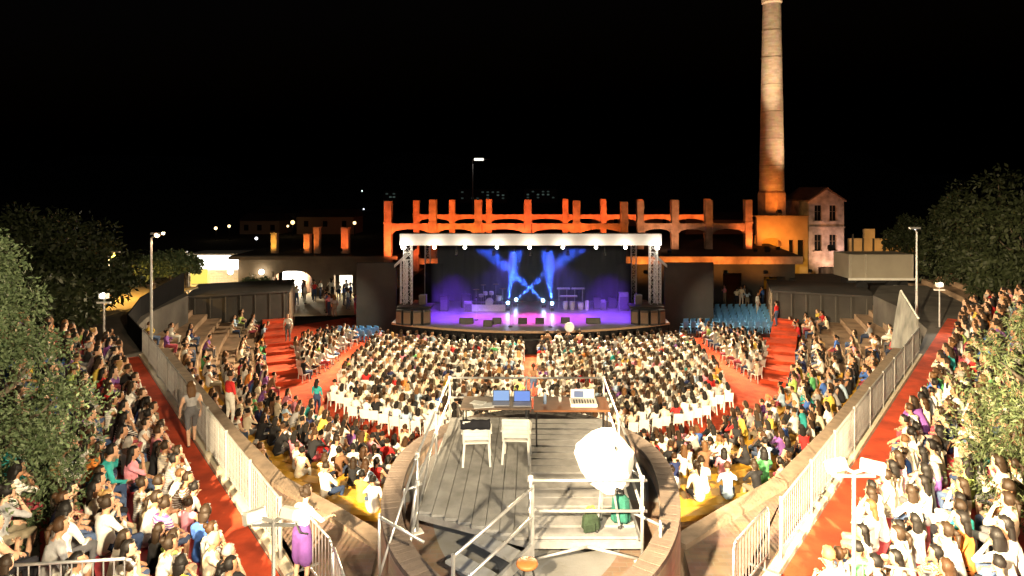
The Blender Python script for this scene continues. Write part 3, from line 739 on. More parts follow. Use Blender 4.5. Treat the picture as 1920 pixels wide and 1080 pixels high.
# canopy
cn = thing('stage_canopy', (0, 46, SZ), 'white wrapped stage roof carried on lattice towers', 'canopy')
m = MB(); m.box((0, 44, 6.9), (17.9, .7, .82)); m.build('front_beam', mat('white wrap', (.82, .80, .77), .6, var=.06, scale=1.2, bump=.25, bscale=3), cn, bevel=.03)
m = MB(); m.add([(-8.9, 44.3, 6.85), (8.9, 44.3, 6.85), (8.9, 52.2, 6.05), (-8.9, 52.2, 6.05), (-8.9, 44.3, 6.72), (8.9, 44.3, 6.72), (8.9, 52.2, 5.92), (-8.9, 52.2, 5.92)], [(0, 1, 2, 3), (7, 6, 5, 4), (0, 4, 5, 1), (1, 5, 6, 2), (2, 6, 7, 3), (3, 7, 4, 0)])
m.build('roof', M_BLACK, cn)
def tower(x, y, z0, z1, w, parent, name):
    m = MB(); c = [(x + sx * w / 2, y + sy * w / 2) for sx, sy in ((-1, -1), (1, -1), (1, 1), (-1, 1))]
    for p in c: m.tube((*p, z0), (*p, z1), .03, n=6)
    o = m.build(name, mat('white steel', (.75, .74, .72), .45, .2), parent)
    n = max(3, int((z1 - z0) / w)); b = MB()
    for k in range(n):
        za = z0 + (z1 - z0) * k / n; zb = z0 + (z1 - z0) * (k + 1) / n
        for i in range(4):
            p, q = c[i], c[(i + 1) % 4]
            if k % 2: p, q = q, p
            b.tube((*p, za), (*q, zb), .016, n=5); b.tube((*p, zb), (*q, zb), .014, n=5)
    b.build('lattice', mat('white steel'), o)
for sx in (-1, 1):
    tower(sx * 8.45, 44.1, SZ, 6.5, .5, cn, 'tower'); tower(sx * 8.95, 45.2, SZ, 5.3, .42, cn, 'side_tower'); tower(sx * 8.3, 51.6, SZ, 5.95, .4, cn, 'tower')
    m = MB(); m.add([(sx * 8.6, 44.4, 5.9), (sx * 9.6, 45.0, 5.0), (sx * 9.6, 45.4, 5.0), (sx * 8.6, 44.8, 5.9), (sx * 8.6, 44.4, 5.6), (sx * 9.6, 45.0, 4.8), (sx * 9.6, 45.4, 4.8), (sx * 8.6, 44.8, 5.6)], [(0, 1, 2, 3), (7, 6, 5, 4), (0, 4, 5, 1), (1, 5, 6, 2), (2, 6, 7, 3), (3, 7, 4, 0)]); m.build('outrigger', mat('white steel'), cn)
# drapes
dr = MB(); vs = []; n = 140
for i in range(n + 1):
    x = -7.45 + 15.1 * i / n; y = 51.3 + .06 * math.sin(i * 1.1) + .03 * math.sin(i * 2.7); vs += [(x, y, SZ + .02), (x, y, 6.0)]
dr.add(vs, [(2 * i, 2 * i + 2, 2 * i + 3, 2 * i + 1) for i in range(n)]); o = dr.build('backdrop', M_BLACK, None, True); tag(o, 'black pleated backdrop curtain behind the band gear', 'curtain')
sm = o.modifiers.new('t', 'SOLIDIFY'); sm.thickness = .02
for sx, x0, x1, lab in ((-1, -12.4, -9.55, 'tall black screen panel left of the stage'), (1, 9.5, 13.0, 'tall black screen panel right of the stage')):
    m = MB(); m.box(((x0 + x1) / 2, 45.6, 2.55), (x1 - x0, .25, 5.1)); tag(m.build('screen_panel', mat('screen black', (.022, .021, .02), .9, var=.25, scale=1.2, bump=.2), None, bevel=.02), lab, 'screen')
for sx, x0, x1, lab in ((-1, -8.3, -6.9, 'black side wing curtain at the left back of the stage'), (1, 6.9, 7.9, 'black side wing curtain at the right back of the stage')):
    m = MB(); m.box(((x0 + x1) / 2, 50.4, 2.9), (x1 - x0, .12, 3.1)); tag(m.build('wing_curtain', M_BLACK), lab, 'curtain')
# subwoofer stacks at the stage corners
for sx in (-1, 1):
    t = thing('speaker_stack', (sx * 7.85, 42.9, SZ), 'curved row of brown fronted speakers on the %s stage corner' % SIDE[sx], 'speakers', 'speakers at the stage corners')
    for k in range(4):
        a = R(-36 + 24 * k); c = Vector((sx * 7.85 + 1.25 * math.sin(a), 43.9 - 1.25 * math.cos(a), SZ + .5))
        m = MB(); m.box(c, (.56, .7, 1.0), rz=a); cb = m.build('cabinet', M_DARK, t, bevel=.02)
        gpt = c + Vector((math.sin(a), -math.cos(a), 0)) * .355
        m = MB(); m.box(gpt, (.47, .02, .72), rz=a); m.build('grille', mat('brown grille', (.16, .11, .08), .8, var=.2, scale=30), cb)
    m = MB(); m.box((sx * 7.85, 43.7, SZ + 1.06), (2.3, 1.4, .1)); m.build('top_board', M_DARK, t)
    m = MB(); m.box((sx * 7.4, 44.0, SZ + 1.45), (.5, .5, .66)); tag(m.build('monitor_speaker', mat('grey cabinet', (.13, .12, .13), .7), None, bevel=.02), 'grey speaker box standing on the %s corner stack' % SIDE[sx], 'speaker')
# lamps under the front beam, aimed at the audience
for k, px in enumerate((757, 815, 872, 932, 993, 1055, 1117, 1172, 1232)):
    x = (px - CX) * 43.6 / F; t = thing('front_lamp', (x, 43.55, 6.5), '%s bright lamp from the left under the white stage beam' % ordinal(k + 1), 'stage lamp', 'lamps under the stage beam')
    m = MB(); m.lathe((x, 43.5, 6.36), [(0, .13), (.09, .12), (.13, 0), (.12, -.01), (0, .05)], 12); h = m.build('housing', M_DARK, t)
    m = MB(); m.tube((x, 43.55, 6.45), (x, 43.7, 6.62), .02, n=5); m.build('bracket', M_DARK, t)
    m = MB(); m.sphere((x, 43.46, 6.38), .11 if k not in (0, 8) else .15, 10, 7); m.build('lens', emis('front lens', (1, .92, .74), 40), h)
    if k in (0, 8): lamp(t, (x, 43.3, 6.3), (x * 1.7, 40.5, 0.6), 6500, (1, .80, .52), 100, .5, .12)
    glow(t, (x, 43.05, 6.42), 36, (1, .88, .68), .06)
    lamp(t, (x, 43.3, 6.3), (x * 1.5, 28, 0.4), 8500, (1, .77, .46), 88, .45, .12)
# coloured lamps under the roof
for k, (x, y, c, e, tx, ty, ang) in enumerate(((-5.2, 44.9, (.22, .05, 1), 4300, -5.8, 45.5, 80), (-2.6, 44.8, (.55, .06, 1), 3300, -3.0, 44.5, 70), (0, 44.8, (1, .10, .66), 4200, 0, 44.6, 66), (2.6, 44.8, (.62, .07, 1), 3300, 2.4, 44.5, 70), (5.2, 44.9, (.22, .05, 1), 4300, 5.8, 45.5, 80), (-1.2, 46.8, (.2, .12, 1), 700, -3.2, 48.4, 75), (1.2, 46.8, (.2, .12, 1), 700, 3.2, 48.4, 75))):
    t = thing('roof_lamp', (x, y, 6.3), '%s coloured lamp hanging under the stage roof' % ordinal(k + 1), 'stage lamp', 'coloured lamps under the roof')
    m = MB(); m.tube((x, y, 6.0), (x, y - .1, 5.7), .09, .12, 10); m.build('housing', M_DARK, t)
    m = MB(); m.tube((x, y, 6.0), (x, y, 6.45), .015, n=5); m.build('hanger', M_DARK, t)
    lamp(t, (x, y - .14, 5.6), (tx, ty, SZ), e, c, ang, .8, .1)
# moving heads on the floor sending blue beams up
for k, (px, py, tx, ty) in enumerate(((952, 570, 972, 440), (966, 563, 1085, 462), (1020, 565, 905, 462), (1035, 571, 1022, 440))):
    p = at(px, py, SZ + .45); q = atY(tx, ty, p.y - .9)
    t = thing('beam_light', (p.x, p.y, SZ), '%s blue beam lamp from the left on the stage floor' % ordinal(k + 1), 'stage lamp', 'blue beam lamps')
    m = MB(); m.box((p.x, p.y, SZ + .09), (.34, .3, .18)); m.build('base', M_DARK, t)
    m = MB(); m.bar((p.x - .17, p.y, SZ + .18), (p.x - .17, p.y, SZ + .5), .04, .08); m.bar((p.x + .17, p.y, SZ + .18), (p.x + .17, p.y, SZ + .5), .04, .08); m.build('yoke', M_DARK, t)
    d = (q - p).normalized(); m = MB(); m.tube(p - d * .14, p + d * .12, .10, .13, 12); h = m.build('head', M_DARK, t)
    m = MB(); m.sphere(p + d * .1 + Vector((0, -.07, 0)), .13, 10, 7); m.build('lens', emis('blue lens', (.35, .75, 1), 16), h)
    lamp(t, p + d * .2, q, 170000 if k in (0, 3) else 200000, (.04, .13, 1.0), 19 if k in (0, 3) else 13, .6, .04)
    lamp(t, p + Vector((0, -.25, .15)), p + Vector((0, -2.2, -.4)), 22, (.75, .6, 1), 110, .8, .05)
# smoke hanging inside the stage box, which shows the beams
hz = MB(); hz.box((0, 48.6, 3.6), (14.4, 5.0, 4.4)); hzo = hz.build('stage_smoke', None); hzo.data.materials.clear()
vm = bpy.data.materials.new('smoke'); vm.use_nodes = True; vn = vm.node_tree.nodes; vn.remove(vn['Principled BSDF'])
pv = vn.new('ShaderNodeVolumePrincipled'); pv.inputs['Density'].default_value = .06; pv.inputs['Color'].default_value = (.9, .9, .95, 1)
vm.node_tree.links.new(pv.outputs[0], vn['Material Output'].inputs['Volume']); hzo.data.materials.append(vm)
tag(hzo, 'thin smoke hanging over the stage in the blue beams', kind='stuff')
# band gear
dk = thing('drum_kit', (-2.9, 48.2, SZ), 'drum kit with cymbals on a low riser at the stage left', 'drum kit')
M_DRUM = mat('pale drum shell', (.62, .55, .58), .35, var=.1)
dx, dy = -3.1, 48.2
m = MB(); m.box((dx, dy, SZ + .12), (2.6, 2.0, .24)); m.build('riser', M_DARK, dk)
m = MB(); m.tube((dx, dy - .35, SZ + .54), (dx, dy + .1, SZ + .54), .29, n=18); m.build('bass_drum', M_DRUM, dk)
for x, y, z, r, h in ((-.3, -.1, .95, .17, .22), (.15, -.1, .97, .17, .22), (.7, .2, .55, .22, .35), (-.65, .3, .72, .19, .16)):
    m = MB(); m.tube((dx + x, dy + y, SZ + .24 + z - h / 2), (dx + x, dy + y - .03, SZ + .24 + z + h / 2), r, n=14); q = m.build('drum', M_DRUM, dk)
    m = MB(); m.tube((dx + x, dy + y, SZ + .24), (dx + x, dy + y, SZ + .24 + z), .015, n=5); m.build('stand', M_STEEL, q)
for x, y, z, r in ((-1.0, -.1, 1.25, .25), (1.0, 0, 1.3, .26), (-.5, .5, 1.5, .22), (.45, .55, 1.55, .24)):
    m = MB(); m.lathe((dx + x, dy + y, SZ + .24 + z), [(0, .03), (.06, .02), (r, -.015), (r, -.02), (0, .01)], 16); q = m.build('cymbal', mat('brass', (.6, .42, .15), .3, .9), dk)
    m = MB(); m.tube((dx + x, dy + y, SZ + .24), (dx + x, dy + y, SZ + .24 + z), .014, n=5); m.build('stand', M_STEEL, q)
m = MB(); m.box((dx, dy - 1.15, SZ + .28), (2.5, .06, .5)); m.build('low_screen', mat('clear screen', (.5, .5, .55), .2), dk)
kb = thing('keyboard_rig', (3.0, 48.6, SZ), 'percussion and keyboard rig with a long top bar at right', 'keyboard')
for k, x in enumerate((2.15, 2.75, 3.35, 3.95)):
    m = MB(); m.tube((x, 48.7, SZ), (x, 48.7, SZ + 1.45), .02, n=6); m.build('stand', M_STEEL, kb)
for x0, x1, y, z in ((2.0, 3.0, 48.65, 1.45), (3.1, 4.1, 48.65, 1.45), (2.2, 3.5, 48.2, .95)):
    m = MB(); m.box(((x0 + x1) / 2, y, SZ + z), (x1 - x0, .32, .1)); q = m.build('keyboard', mat('keyboard shell', (.35, .32, .36), .5), kb, bevel=.01)
    m = MB(); m.box(((x0 + x1) / 2, y - .05, SZ + z + .055), (x1 - x0 - .08, .15, .015)); m.build('keys', M_WHITE, q)
for x, y, r, h in ((2.6, 48.0, .2, .6), (3.1, 47.9, .2, .62), (3.75, 48.0, .25, .5), (4.2, 47.7, .16, .7)):
    m = MB(); m.lathe((x, y, SZ), [(0, 0), (r * .7, 0), (r, h * .5), (r * .9, h), (0, h)], 14); m.build('drum', M_DRUM, kb)
for k, (x, y, w, h, lab) in enumerate(((-4.9, 48.8, .75, 1.0, 'black amplifier cabinet left of the drums'), (-4.6, 47.2, .6, .75, 'brown amplifier in front of the left cabinet'), (5.0, 48.3, .5, .9, 'slim amplifier right of the keyboards'), (6.9, 47.6, .7, 1.35, 'tall amplifier rack near the right tower'), (6.2, 48.6, .6, .8, 'small amplifier beside the tall rack'), (5.4, 47.8, .35, .75, 'narrow grey speaker by the slim amplifier'), (-6.4, 47.4, .6, 1.1, 'amplifier rack near the left tower'))):
    t = thing('amplifier', (x, y, SZ), lab, 'amplifier', 'amplifiers on the stage')
    m = MB(); m.box((x, y, SZ + h / 2), (w, .4, h)); m.build('cabinet', mat('amp %d' % (k % 2), (.05, .045, .05) if k % 2 == 0 else (.22, .2, .24), .7, var=.2), t, bevel=.02)
    m = MB(); m.box((x, y - .205, SZ + h * .42), (w * .86, .02, h * .7)); m.build('grille', mat('amp cloth', (.09, .08, .1), .9, var=.3, scale=30), t)
for k, (px, py, lab) in enumerate(((875, 606, 'black wedge monitor at the left front of the stage'), (915, 611, 'black wedge monitor just left of the middle'), (932, 606, 'wedge monitor tucked behind the left middle one'), (980, 606, 'small wedge monitor left of the stage centre'), (1012, 606, 'small wedge monitor right of the stage centre'), (1060, 605, 'black wedge monitor behind the photographers'), (1112, 606, 'black wedge monitor at the right front of the stage'))):
    p = at(px, py, SZ); w = .95 if k in (0, 6) else .6
    m = MB(); m.add([(p.x - w / 2, p.y - .22, SZ + .0), (p.x + w / 2, p.y - .22, SZ), (p.x + w / 2, p.y + .28, SZ), (p.x - w / 2, p.y + .28, SZ), (p.x - w / 2, p.y - .2, SZ + .42), (p.x + w / 2, p.y - .2, SZ + .42), (p.x + w / 2, p.y + .05, SZ + .34), (p.x - w / 2, p.y + .05, SZ + .34)],
                    [(3, 2, 1, 0), (4, 5, 6, 7), (0, 1, 5, 4), (1, 2, 6, 5), (2, 3, 7, 6), (3, 0, 4, 7)])
    tag(m.build('wedge_monitor', M_DARK, None, bevel=.02), lab, 'monitor', 'wedge monitors on the stage')
for k, (px, py) in enumerate(((957, 612), (1032, 613), (893, 600))):
    p = at(px, py, SZ); t = thing('microphone_stand', p, ['thin microphone stand left of centre', 'thin microphone stand right of centre', 'thin microphone stand in front of the drums'][k], 'microphone stand', 'microphone stands')
    m = MB(); m.tube(p, p + Vector((0, 0, 1.5)), .013, n=5); m.build('pole', M_STEEL, t)
    m = MB(); m.lathe(p, [(0, 0), (.15, 0), (.14, .03), (0, .04)], 12); m.build('base', M_DARK, t)
    m = MB(); m.sphere(p + Vector((0, .04, 1.55)), .035, 8, 5, sc=(1, 1, 1.5)); m.build('microphone', M_DARK, t)

# ------------------------------------------------------------------ ruined arcades behind the stage
def arcade(Y, pxs, w, ztop, zbeam, zspring, label, group='orange lit ruined arcades', extra=()):
    xs = [(p - CX) * Y / F for p in pxs]
    t = thing('ruined_arcade', (xs[0], Y, .9), label, 'ruin', group)
    for i, x in enumerate(xs):
        m = MB(); zt = ztop + random.uniform(-.12, .12)
        m.box((x, Y, (zt + .9) / 2), (w, w * 1.1, zt - .9)); m.build('pillar', M_RUIN, t, bevel=.03)
        m = MB(); m.box((x, Y, zbeam - .0), (w * 1.16, w * 1.22, .14)); m.build('band', M_RUIN, t)
    for a, b_ in zip(xs[:-1], xs[1:]):
        a += w / 2 - .01; b_ -= w / 2 - .01; n = 14; th = w * .75; m = MB(); vs = []
        for i in range(n + 1):
            u = i / n; x = a + (b_ - a) * u; zb = zspring + (zbeam - .55 - zspring) * (1 - (2 * u - 1) ** 2) ** .5
            for y in (Y - th / 2, Y + th / 2): vs += [(x, y, zb), (x, y, zbeam - .06 + .02 * math.sin(i * 2.1))]
        fs = []
        for i in range(n):
            q = 4 * i; fs += [(q, q + 4, q + 5, q + 1), (q + 6, q + 2, q + 3, q + 7), (q + 1, q + 5, q + 7, q + 3), (q + 2, q + 6, q + 4, q)]
        m.add(vs, fs); m.build('arch', M_RUIN, t)
    return t
arcade(56, (728, 812, 897, 990, 1081, 1170), .64, 9.3, 7.35, 6.3, 'nearer ruined arcade of pillars and flat arches behind the stage')
arcade(73, (781, 848, 917, 988, 1060, 1131, 1200, 1263, 1326), .66, 9.05, 7.4, 6.5, 'farther ruined arcade seen between the nearer pillars')
arcade(57, (1200, 1265, 1328, 1402), .62, 9.3, 7.3, 6.3, 'pale row of ruined pillars joined by arches, right of the stage')
for k, (px, y0, y1, w, lab) in enumerate(((515, 438, 478, 11, 'yellow lit broken pillar on the left flat roof'), (577, 440, 480, 12, 'orange lit broken pillar on the left flat roof'), (595, 427, 455, 11, 'thin orange pillar behind the left flat roof'), (648, 428, 480, 14, 'dim reddish pillar near the end of the left roof'))):
    Y = 58; x = (px - CX) * Y / F; zt = H - (y0 - HY) * Y / F; ww = w * Y / F
    t = thing('ruined_pillar', (x, Y, .9), lab, 'pillar', 'single ruined pillars')
    m = MB(); m.box((x, Y, (zt + .9) / 2), (ww, ww, zt - .9)); m.build('shaft', M_RUIN, t, bevel=.03)
    m = MB(); m.box((x, Y, zt + .03), (ww * 1.12, ww * 1.12, .1)); m.build('cap', M_RUIN, t)
def uplight(x, y, z, tgt, e, color, label, ang=95):
    t = thing('uplight', (x, y, z), label, 'uplight', 'uplights on the ruins')
    m = MB(); m.box((x, y, z + .12), (.3, .22, .2), M=Matrix.Rotation(R(40), 3, 'X')); m.build('housing', M_DARK, t)
    m = MB(); m.box((x, y, z + .01), (.3, .25, .03)); m.build('bracket', M_DARK, t)
    d = (Vector(tgt) - Vector((x, y, z))).normalized(); lamp(t, Vector((x, y, z + .25)) + d * .15, tgt, e, color, ang, .7, .1)
ORG = (1, .26, .06)
RZ = 4.45
for k, x in enumerate((-11.5, -6.2, -1.2, 3.6, 8.2)):
    uplight(x, 53.2, RZ - .6 if abs(x) > 9 else .9 + 3.3, (x + .4, 56.2, 7.8), (2300, 1600, 2500, 1400, 2300)[k], (1, (.20, .27, .17, .24, .19)[k], .05), '%s uplight from the left in front of the nearer arcade' % ordinal(k + 1), 120)
for k, x in enumerate((-11.5, -6, -.5, 5, 10.5, 16, 20)):
    uplight(x, 66.5, 3.2, (x, 73, 7.6), (2900, 1800, 3300, 2200, 3000, 2000, 2500)[k], (1, (.17, .26, .15, .2, .16, .25, .2)[k], .04), '%s uplight from the left below the farther arcade' % ordinal(k + 1), 120)
uplight(11.6, 53.6, 4.95, (11.4, 57, 7.6), 620, (1, .52, .28), 'paler uplight below the pale row of pillars', 110)
uplight(19.3, 55.0, 4.95, (19.7, 58, 7.5), 500, ORG, 'uplight below the last pillar left of the chimney', 100)
uplight(-23.2, 56.5, 4.8, (-23.2, 58, 6.0), 130, (1, .66, .1), 'uplight below the yellow pillar', 120)
uplight(-20.2, 56.5, 4.8, (-20.2, 58, 6.0), 160, (1, .3, .05), 'uplight below the orange pillar', 120)
uplight(-16.8, 56.5, 4.8, (-16.8, 58, 6.2), 130, (1, .22, .05), 'uplight below the reddish pillar', 120)

# low halls with flat roofs on both sides of the stage
def openwall(mb, x0, x1, z0, z1, y, th, openings, mi=0):
    xs = sorted({x0, x1, *[o[0] for o in openings], *[o[1] for o in openings]}); zs = sorted({z0, z1, *[o[2] for o in openings], *[o[3] for o in openings]})
    for a, b_ in zip(xs[:-1], xs[1:]):
        run = None
        for c, d in zip(zs[:-1], zs[1:]):
            hole = any(o[0] <= a and b_ <= o[1] and o[2] <= c and d <= o[3] for o in openings)
            if hole:
                if run: mb.box(((a + b_) / 2, y, (run[0] + run[1]) / 2), (b_ - a, th, run[1] - run[0]), mi=mi); run = None
            else: run = (run[0] if run else c, d)
        if run: mb.box(((a + b_) / 2, y, (run[0] + run[1]) / 2), (b_ - a, th, run[1] - run[0]), mi=mi)
M_OCHRE = mat('ochre plaster', (.42, .30, .16), .9, var=.22, scale=.7, bump=.3)
M_BROWNW = mat('brown plaster', (.13, .10, .075), .9, var=.25, scale=.7, bump=.3)
hl = thing('low_hall', (-18, 57, .9), 'long low flat roofed hall with lit doorways, left of the stage', 'building')
m = MB(); openwall(m, -25.6, -12.6, .9, 4.2, 56.2, .35, [(-22.6, -19.2, .9, 3.1), (-17.2, -15.6, .9, 2.75)]); m.build('wall', M_BROWNW, hl)
m = MB(); m.box((-18.9, 60.6, 4.33), (14.6, 9.8, .3)); m.build('roof', M_ROOF, hl)
m = MB(); m.box((-18.9, 55.55, 4.3), (14.7, .1, .26)); m.build('roof_edge', M_BROWNW, hl)
m = MB(); n = 12; vs = [(-22.6, 56.1, 3.1), (-19.2, 56.1, 3.1)]
for i in range(n + 1):
    a = PI * i / n; vs.append((-20.9 + 1.7 * math.cos(a), 56.1, 2.4 + .72 * math.sin(a)))
m.add(vs, [(0, 1, *range(2, n + 3))]); m.build('arch_head', M_BROWNW, hl)
m = MB(); m.box((-20.9, 58.4, 1.95), (3.4, .1, 2.1)); m.build('lit_interior', emis('white hall light', (1, .93, .78), 5.0), hl)
glow(hl, (-20.9, 57.4, 2.4), 500, (1, .86, .62)); glow(hl, (-16.4, 56.9, 2.3), 260, (1, .84, .58))
m = MB(); m.box((-16.4, 57.6, 1.85), (1.6, .1, 1.8)); m.build('lit_interior', emis('cream hall light', (1, .86, .62), 1.5), hl)
for k, x in enumerate((-23.5, -26.2)):
    t = thing('wall_lamp', (x, 55.9, 3.1), ['white wall lamp left of the lit arch', 'white lamp at the corner of the kiosk'][k], 'lamp', 'white wall lamps')
    m = MB(); m.sphere((x, 55.85, 3.05), .22, 10, 7); m.build('globe', emis('globe', (1, .93, .75), 14), t); m = MB(); m.tube((x, 56.05, 3.1), (x, 55.9, 3.1), .04, n=6); m.build('bracket', M_DARK, t)
    glow(t, (x, 55.4, 3.0), 70, (1, .82, .5))
hr = thing('low_hall', (14, 57, .9), 'flat dark roofed hall with an orange lit edge, right of the stage', 'building')
m = MB(); openwall(m, 7.6, 22, .9, 4.2, 53.4, .3, [(16.0, 17.6, .9, 3.3), (19.4, 21.2, .9, 3.0)]); m.build('wall', M_SCREEN, hr)
m = MB(); m.add([(7.6, 52.9, 4.75), (22.4, 52.9, 4.75), (22.4, 64, 5.35), (7.6, 64, 5.35), (7.6, 52.9, 4.55), (22.4, 52.9, 4.55), (22.4, 64, 5.2), (7.6, 64, 5.2)], [(0, 1, 2, 3), (7, 6, 5, 4), (0, 4, 5, 1), (1, 5, 6, 2), (2, 6, 7, 3), (3, 7, 4, 0)]); m.build('roof', M_ROOF, hr)
m = MB(); m.box((15, 52.82, 4.42), (14.9, .12, .62)); m.build('roof_edge', M_RUIN, hr)
for k, x in enumerate((9.2, 12.4, 15.6, 18.8)):
    uplight(x, 51.2, 3.55, (x + .2, 52.9, 4.45), 260, (1, .33, .05), '%s orange lamp from the left below the hall roof edge' % ordinal(k + 1), 130)
m = MB(); m.box((-8.4, 53.2, 4.3), (1.7, .2, .5)); tag(m.build('beam_stub', M_RUIN), 'short orange lit beam beside the left stage tower', 'ruin')
uplight(-8.4, 52.3, 3.4, (-8.4, 53.2, 4.3), 60, ORG, 'orange lamp below the beam stub by the left tower', 130)

# chimney
ch = thing('brick_chimney', (23.3, 62, .9), 'tall tapering brick factory chimney lit from below', 'chimney')
M_CHIM = brick_mat('chimney brick', (.46, .34, .24), (.34, .24, .16), (.34, .27, .2), .5, .16, True)
cx_, cy_ = (1447 - CX) * 62 / F, 62
m = MB(); prof = []
for k in range(25):
    z = 10.1 + (29.2 - 10.1) * k / 24; prof.append((1.17 - .35 * k / 24 + .012 * (k % 2), z))
m.lathe((cx_, cy_, 0), prof, 28); m.build('shaft', M_CHIM, ch, True)
m = MB(); m.lathe((cx_, cy_, 0), [(.83, 28.1), (.95, 28.3), (.98, 28.75), (.9, 29.3), (.6, 29.3), (.6, 28.6)], 28); m.build('crown', M_CHIM, ch)
m = MB(); m.lathe((cx_, cy_, 0), [(1.36, .9), (1.36, 9.9), (1.2, 10.15), (1.1, 10.15)], 8); m.build('octagonal_base', M_RUIN, ch)
for k in range(6):
    z = 12.5 + 2.6 * k; m = MB(); r = 1.17 - .35 * (z - 10.1) / 19.1 + .02; m.lathe((cx_, cy_, z), [(r, 0), (r + .015, .03), (r, .06)], 28); m.build('iron_band', mat('iron band', (.24, .18, .13), .8), ch)
# house and orange wing
hs = thing('gabled_house', (27.6, 60, .9), 'narrow two storey gabled house with dark windows, lit pinkish', 'house')
M_HOUSE = mat('pink plaster', (.42, .31, .27), .9, var=.5, scale=1.3, bump=.35, bscale=14)
hx0, hx1 = (1515 - CX) * 60 / F, (1581 - CX) * 60 / F
wins = [(hx0 + .55, hx0 + 1.2, 7.3, 8.75), (hx0 + 1.95, hx0 + 2.6, 7.3, 8.75), (hx0 + .55, hx0 + 1.2, 4.5, 6.0), (hx0 + 1.95, hx0 + 2.6, 4.5, 6.0), (hx0 + .9, hx0 + 2.4, .9, 3.0)]
m = MB(); openwall(m, hx0, hx1, .9, 9.2, 60, .3, wins)
m.add([(hx0, 59.85, 9.2), (hx1, 59.85, 9.2), ((hx0 + hx1) / 2, 59.85, 10.25), (hx0, 60.15, 9.2), (hx1, 60.15, 9.2), ((hx0 + hx1) / 2, 60.15, 10.25)], [(0, 1, 2), (5, 4, 3), (0, 2, 5, 3), (1, 4, 5, 2)])
m.box((hx0 + .15, 63, 5.05), (.3, 5.7, 8.3)); m.box((hx1 - .15, 63, 5.05), (.3, 5.7, 8.3)); m.build('wall', M_HOUSE, hs)
for (a, b_, c, d) in wins[:4]:
    m = MB(); m.box(((a + b_) / 2, 60.1, (c + d) / 2), (b_ - a, .04, d - c)); w = m.build('window', mat('dark glass', (.012, .012, .014), .12, var=0), hs)
    m = MB(); m.box(((a + b_) / 2, 60.0, (c + d) / 2), (.05, .08, d - c)); m.box(((a + b_) / 2, 60.0, c + (d - c) * .6), (b_ - a, .08, .05)); m.build('frame', mat('weathered wood', (.16, .11, .08), .8), w)
    m = MB(); m.box(((a + b_) / 2, 59.8, c - .05), (b_ - a + .2, .2, .1)); m.build('sill', M_HOUSE, w)
m = MB()
for s_ in (-1, 1):
    mid = (hx0 + hx1) / 2; e = mid + s_ * (hx1 - hx0) / 2 * 1.08
    m.add([(mid, 59.6, 10.45), (e, 59.6, 9.22), (e, 66, 9.22), (mid, 66, 10.45), (mid, 59.6, 10.3), (e, 59.6, 9.08), (e, 66, 9.08), (mid, 66, 10.3)], [(0, 1, 2, 3), (7, 6, 5, 4), (0, 4, 5, 1), (1, 5, 6, 2), (2, 6, 7, 3), (3, 7, 4, 0)])
m.build('roof', mat('roof tile', (.16, .09, .07), .9, var=.3, scale=2), hs)
m = MB(); m.box(((hx0 + hx1) / 2, 59.8, 6.7), (hx1 - hx0 + .06, .14, .14)); m.build('string_course', M_HOUSE, hs)
uplight(hx0 + 1.7, 57.6, 2.9, (hx0 + 1.8, 60, 4.6), 330, (1, .62, .42), 'uplight below the gabled house', 110)
uplight(hx1 - .1, 57.8, 2.9, (hx1 - .4, 60, 5.6), 120, (1, .75, .85), 'second uplight at the right corner of the house', 80)
wg = thing('factory_wing', (23.5, 61, .9), 'orange lit factory wing with a tall arched opening by the chimney', 'building')
wx0, wx1 = (1418 - CX) * 59 / F, (1513 - CX) * 59 / F
ops = [(wx0 + .45, wx0 + 2.3, .9, 5.8), (wx0 + 2.95, wx0 + 3.4, 3.6, 5.6), (wx0 + 3.75, wx0 + 4.35, 3.6, 5.6)]
m = MB(); openwall(m, wx0, wx1, .9, 7.7, 59, .35, ops); m.build('wall', M_OCHRE, wg)
m = MB(); vs = [(ops[0][0], 58.9, 5.8), (ops[0][1], 58.9, 5.8)]; c_ = (ops[0][0] + ops[0][1]) / 2; hw_ = (ops[0][1] - ops[0][0]) / 2
for i in range(13):
    a = PI * i / 12; vs.append((c_ + hw_ * math.cos(a), 58.9, 5.2 + .6 * math.sin(a)))
m.add(vs, [(0, 1, *range(2, 15))]); m.build('arch_head', M_OCHRE, wg)
m = MB(); m.box((c_, 60.3, 3.4), (2.2, .2, 5.0)); m.build('inner_wall', mat('yellow plaster', (.6, .42, .12), .9, var=.15), wg)
for o_ in ops[1:]:
    m = MB(); m.box(((o_[0] + o_[1]) / 2, 59.1, (o_[2] + o_[3]) / 2), (o_[1] - o_[0], .04, o_[3] - o_[2])); m.build('window', mat('dark glass'), wg)
m = MB(); m.box(((wx0 + wx1) / 2, 59.3, 7.76), (wx1 - wx0 + .2, .9, .14)); m.build('roof_edge', M_OCHRE, wg)
m = MB(); m.box((c_, 59.0, 5.0), (hw_ * 2, .3, .08)); m.build('lintel', M_OCHRE, wg)
uplight(c_ + .2, 59.6, 2.0, (c_ + .3, 60.3, 4.2), 170, (1, .72, .1), 'yellow lamp inside the tall arched opening', 140)
uplight(wx0 + 1.0, 56.4, 4.95, (wx0 + 2.2, 59, 7.0), 700, (1, .28, .04), 'orange lamp below the factory wing', 120)
uplight(wx1 - 1.0, 56.0, 3.0, (wx1 - 1.2, 59, 4.0), 160, (1, .5, .06), 'orange lamp below the small wing windows', 120)
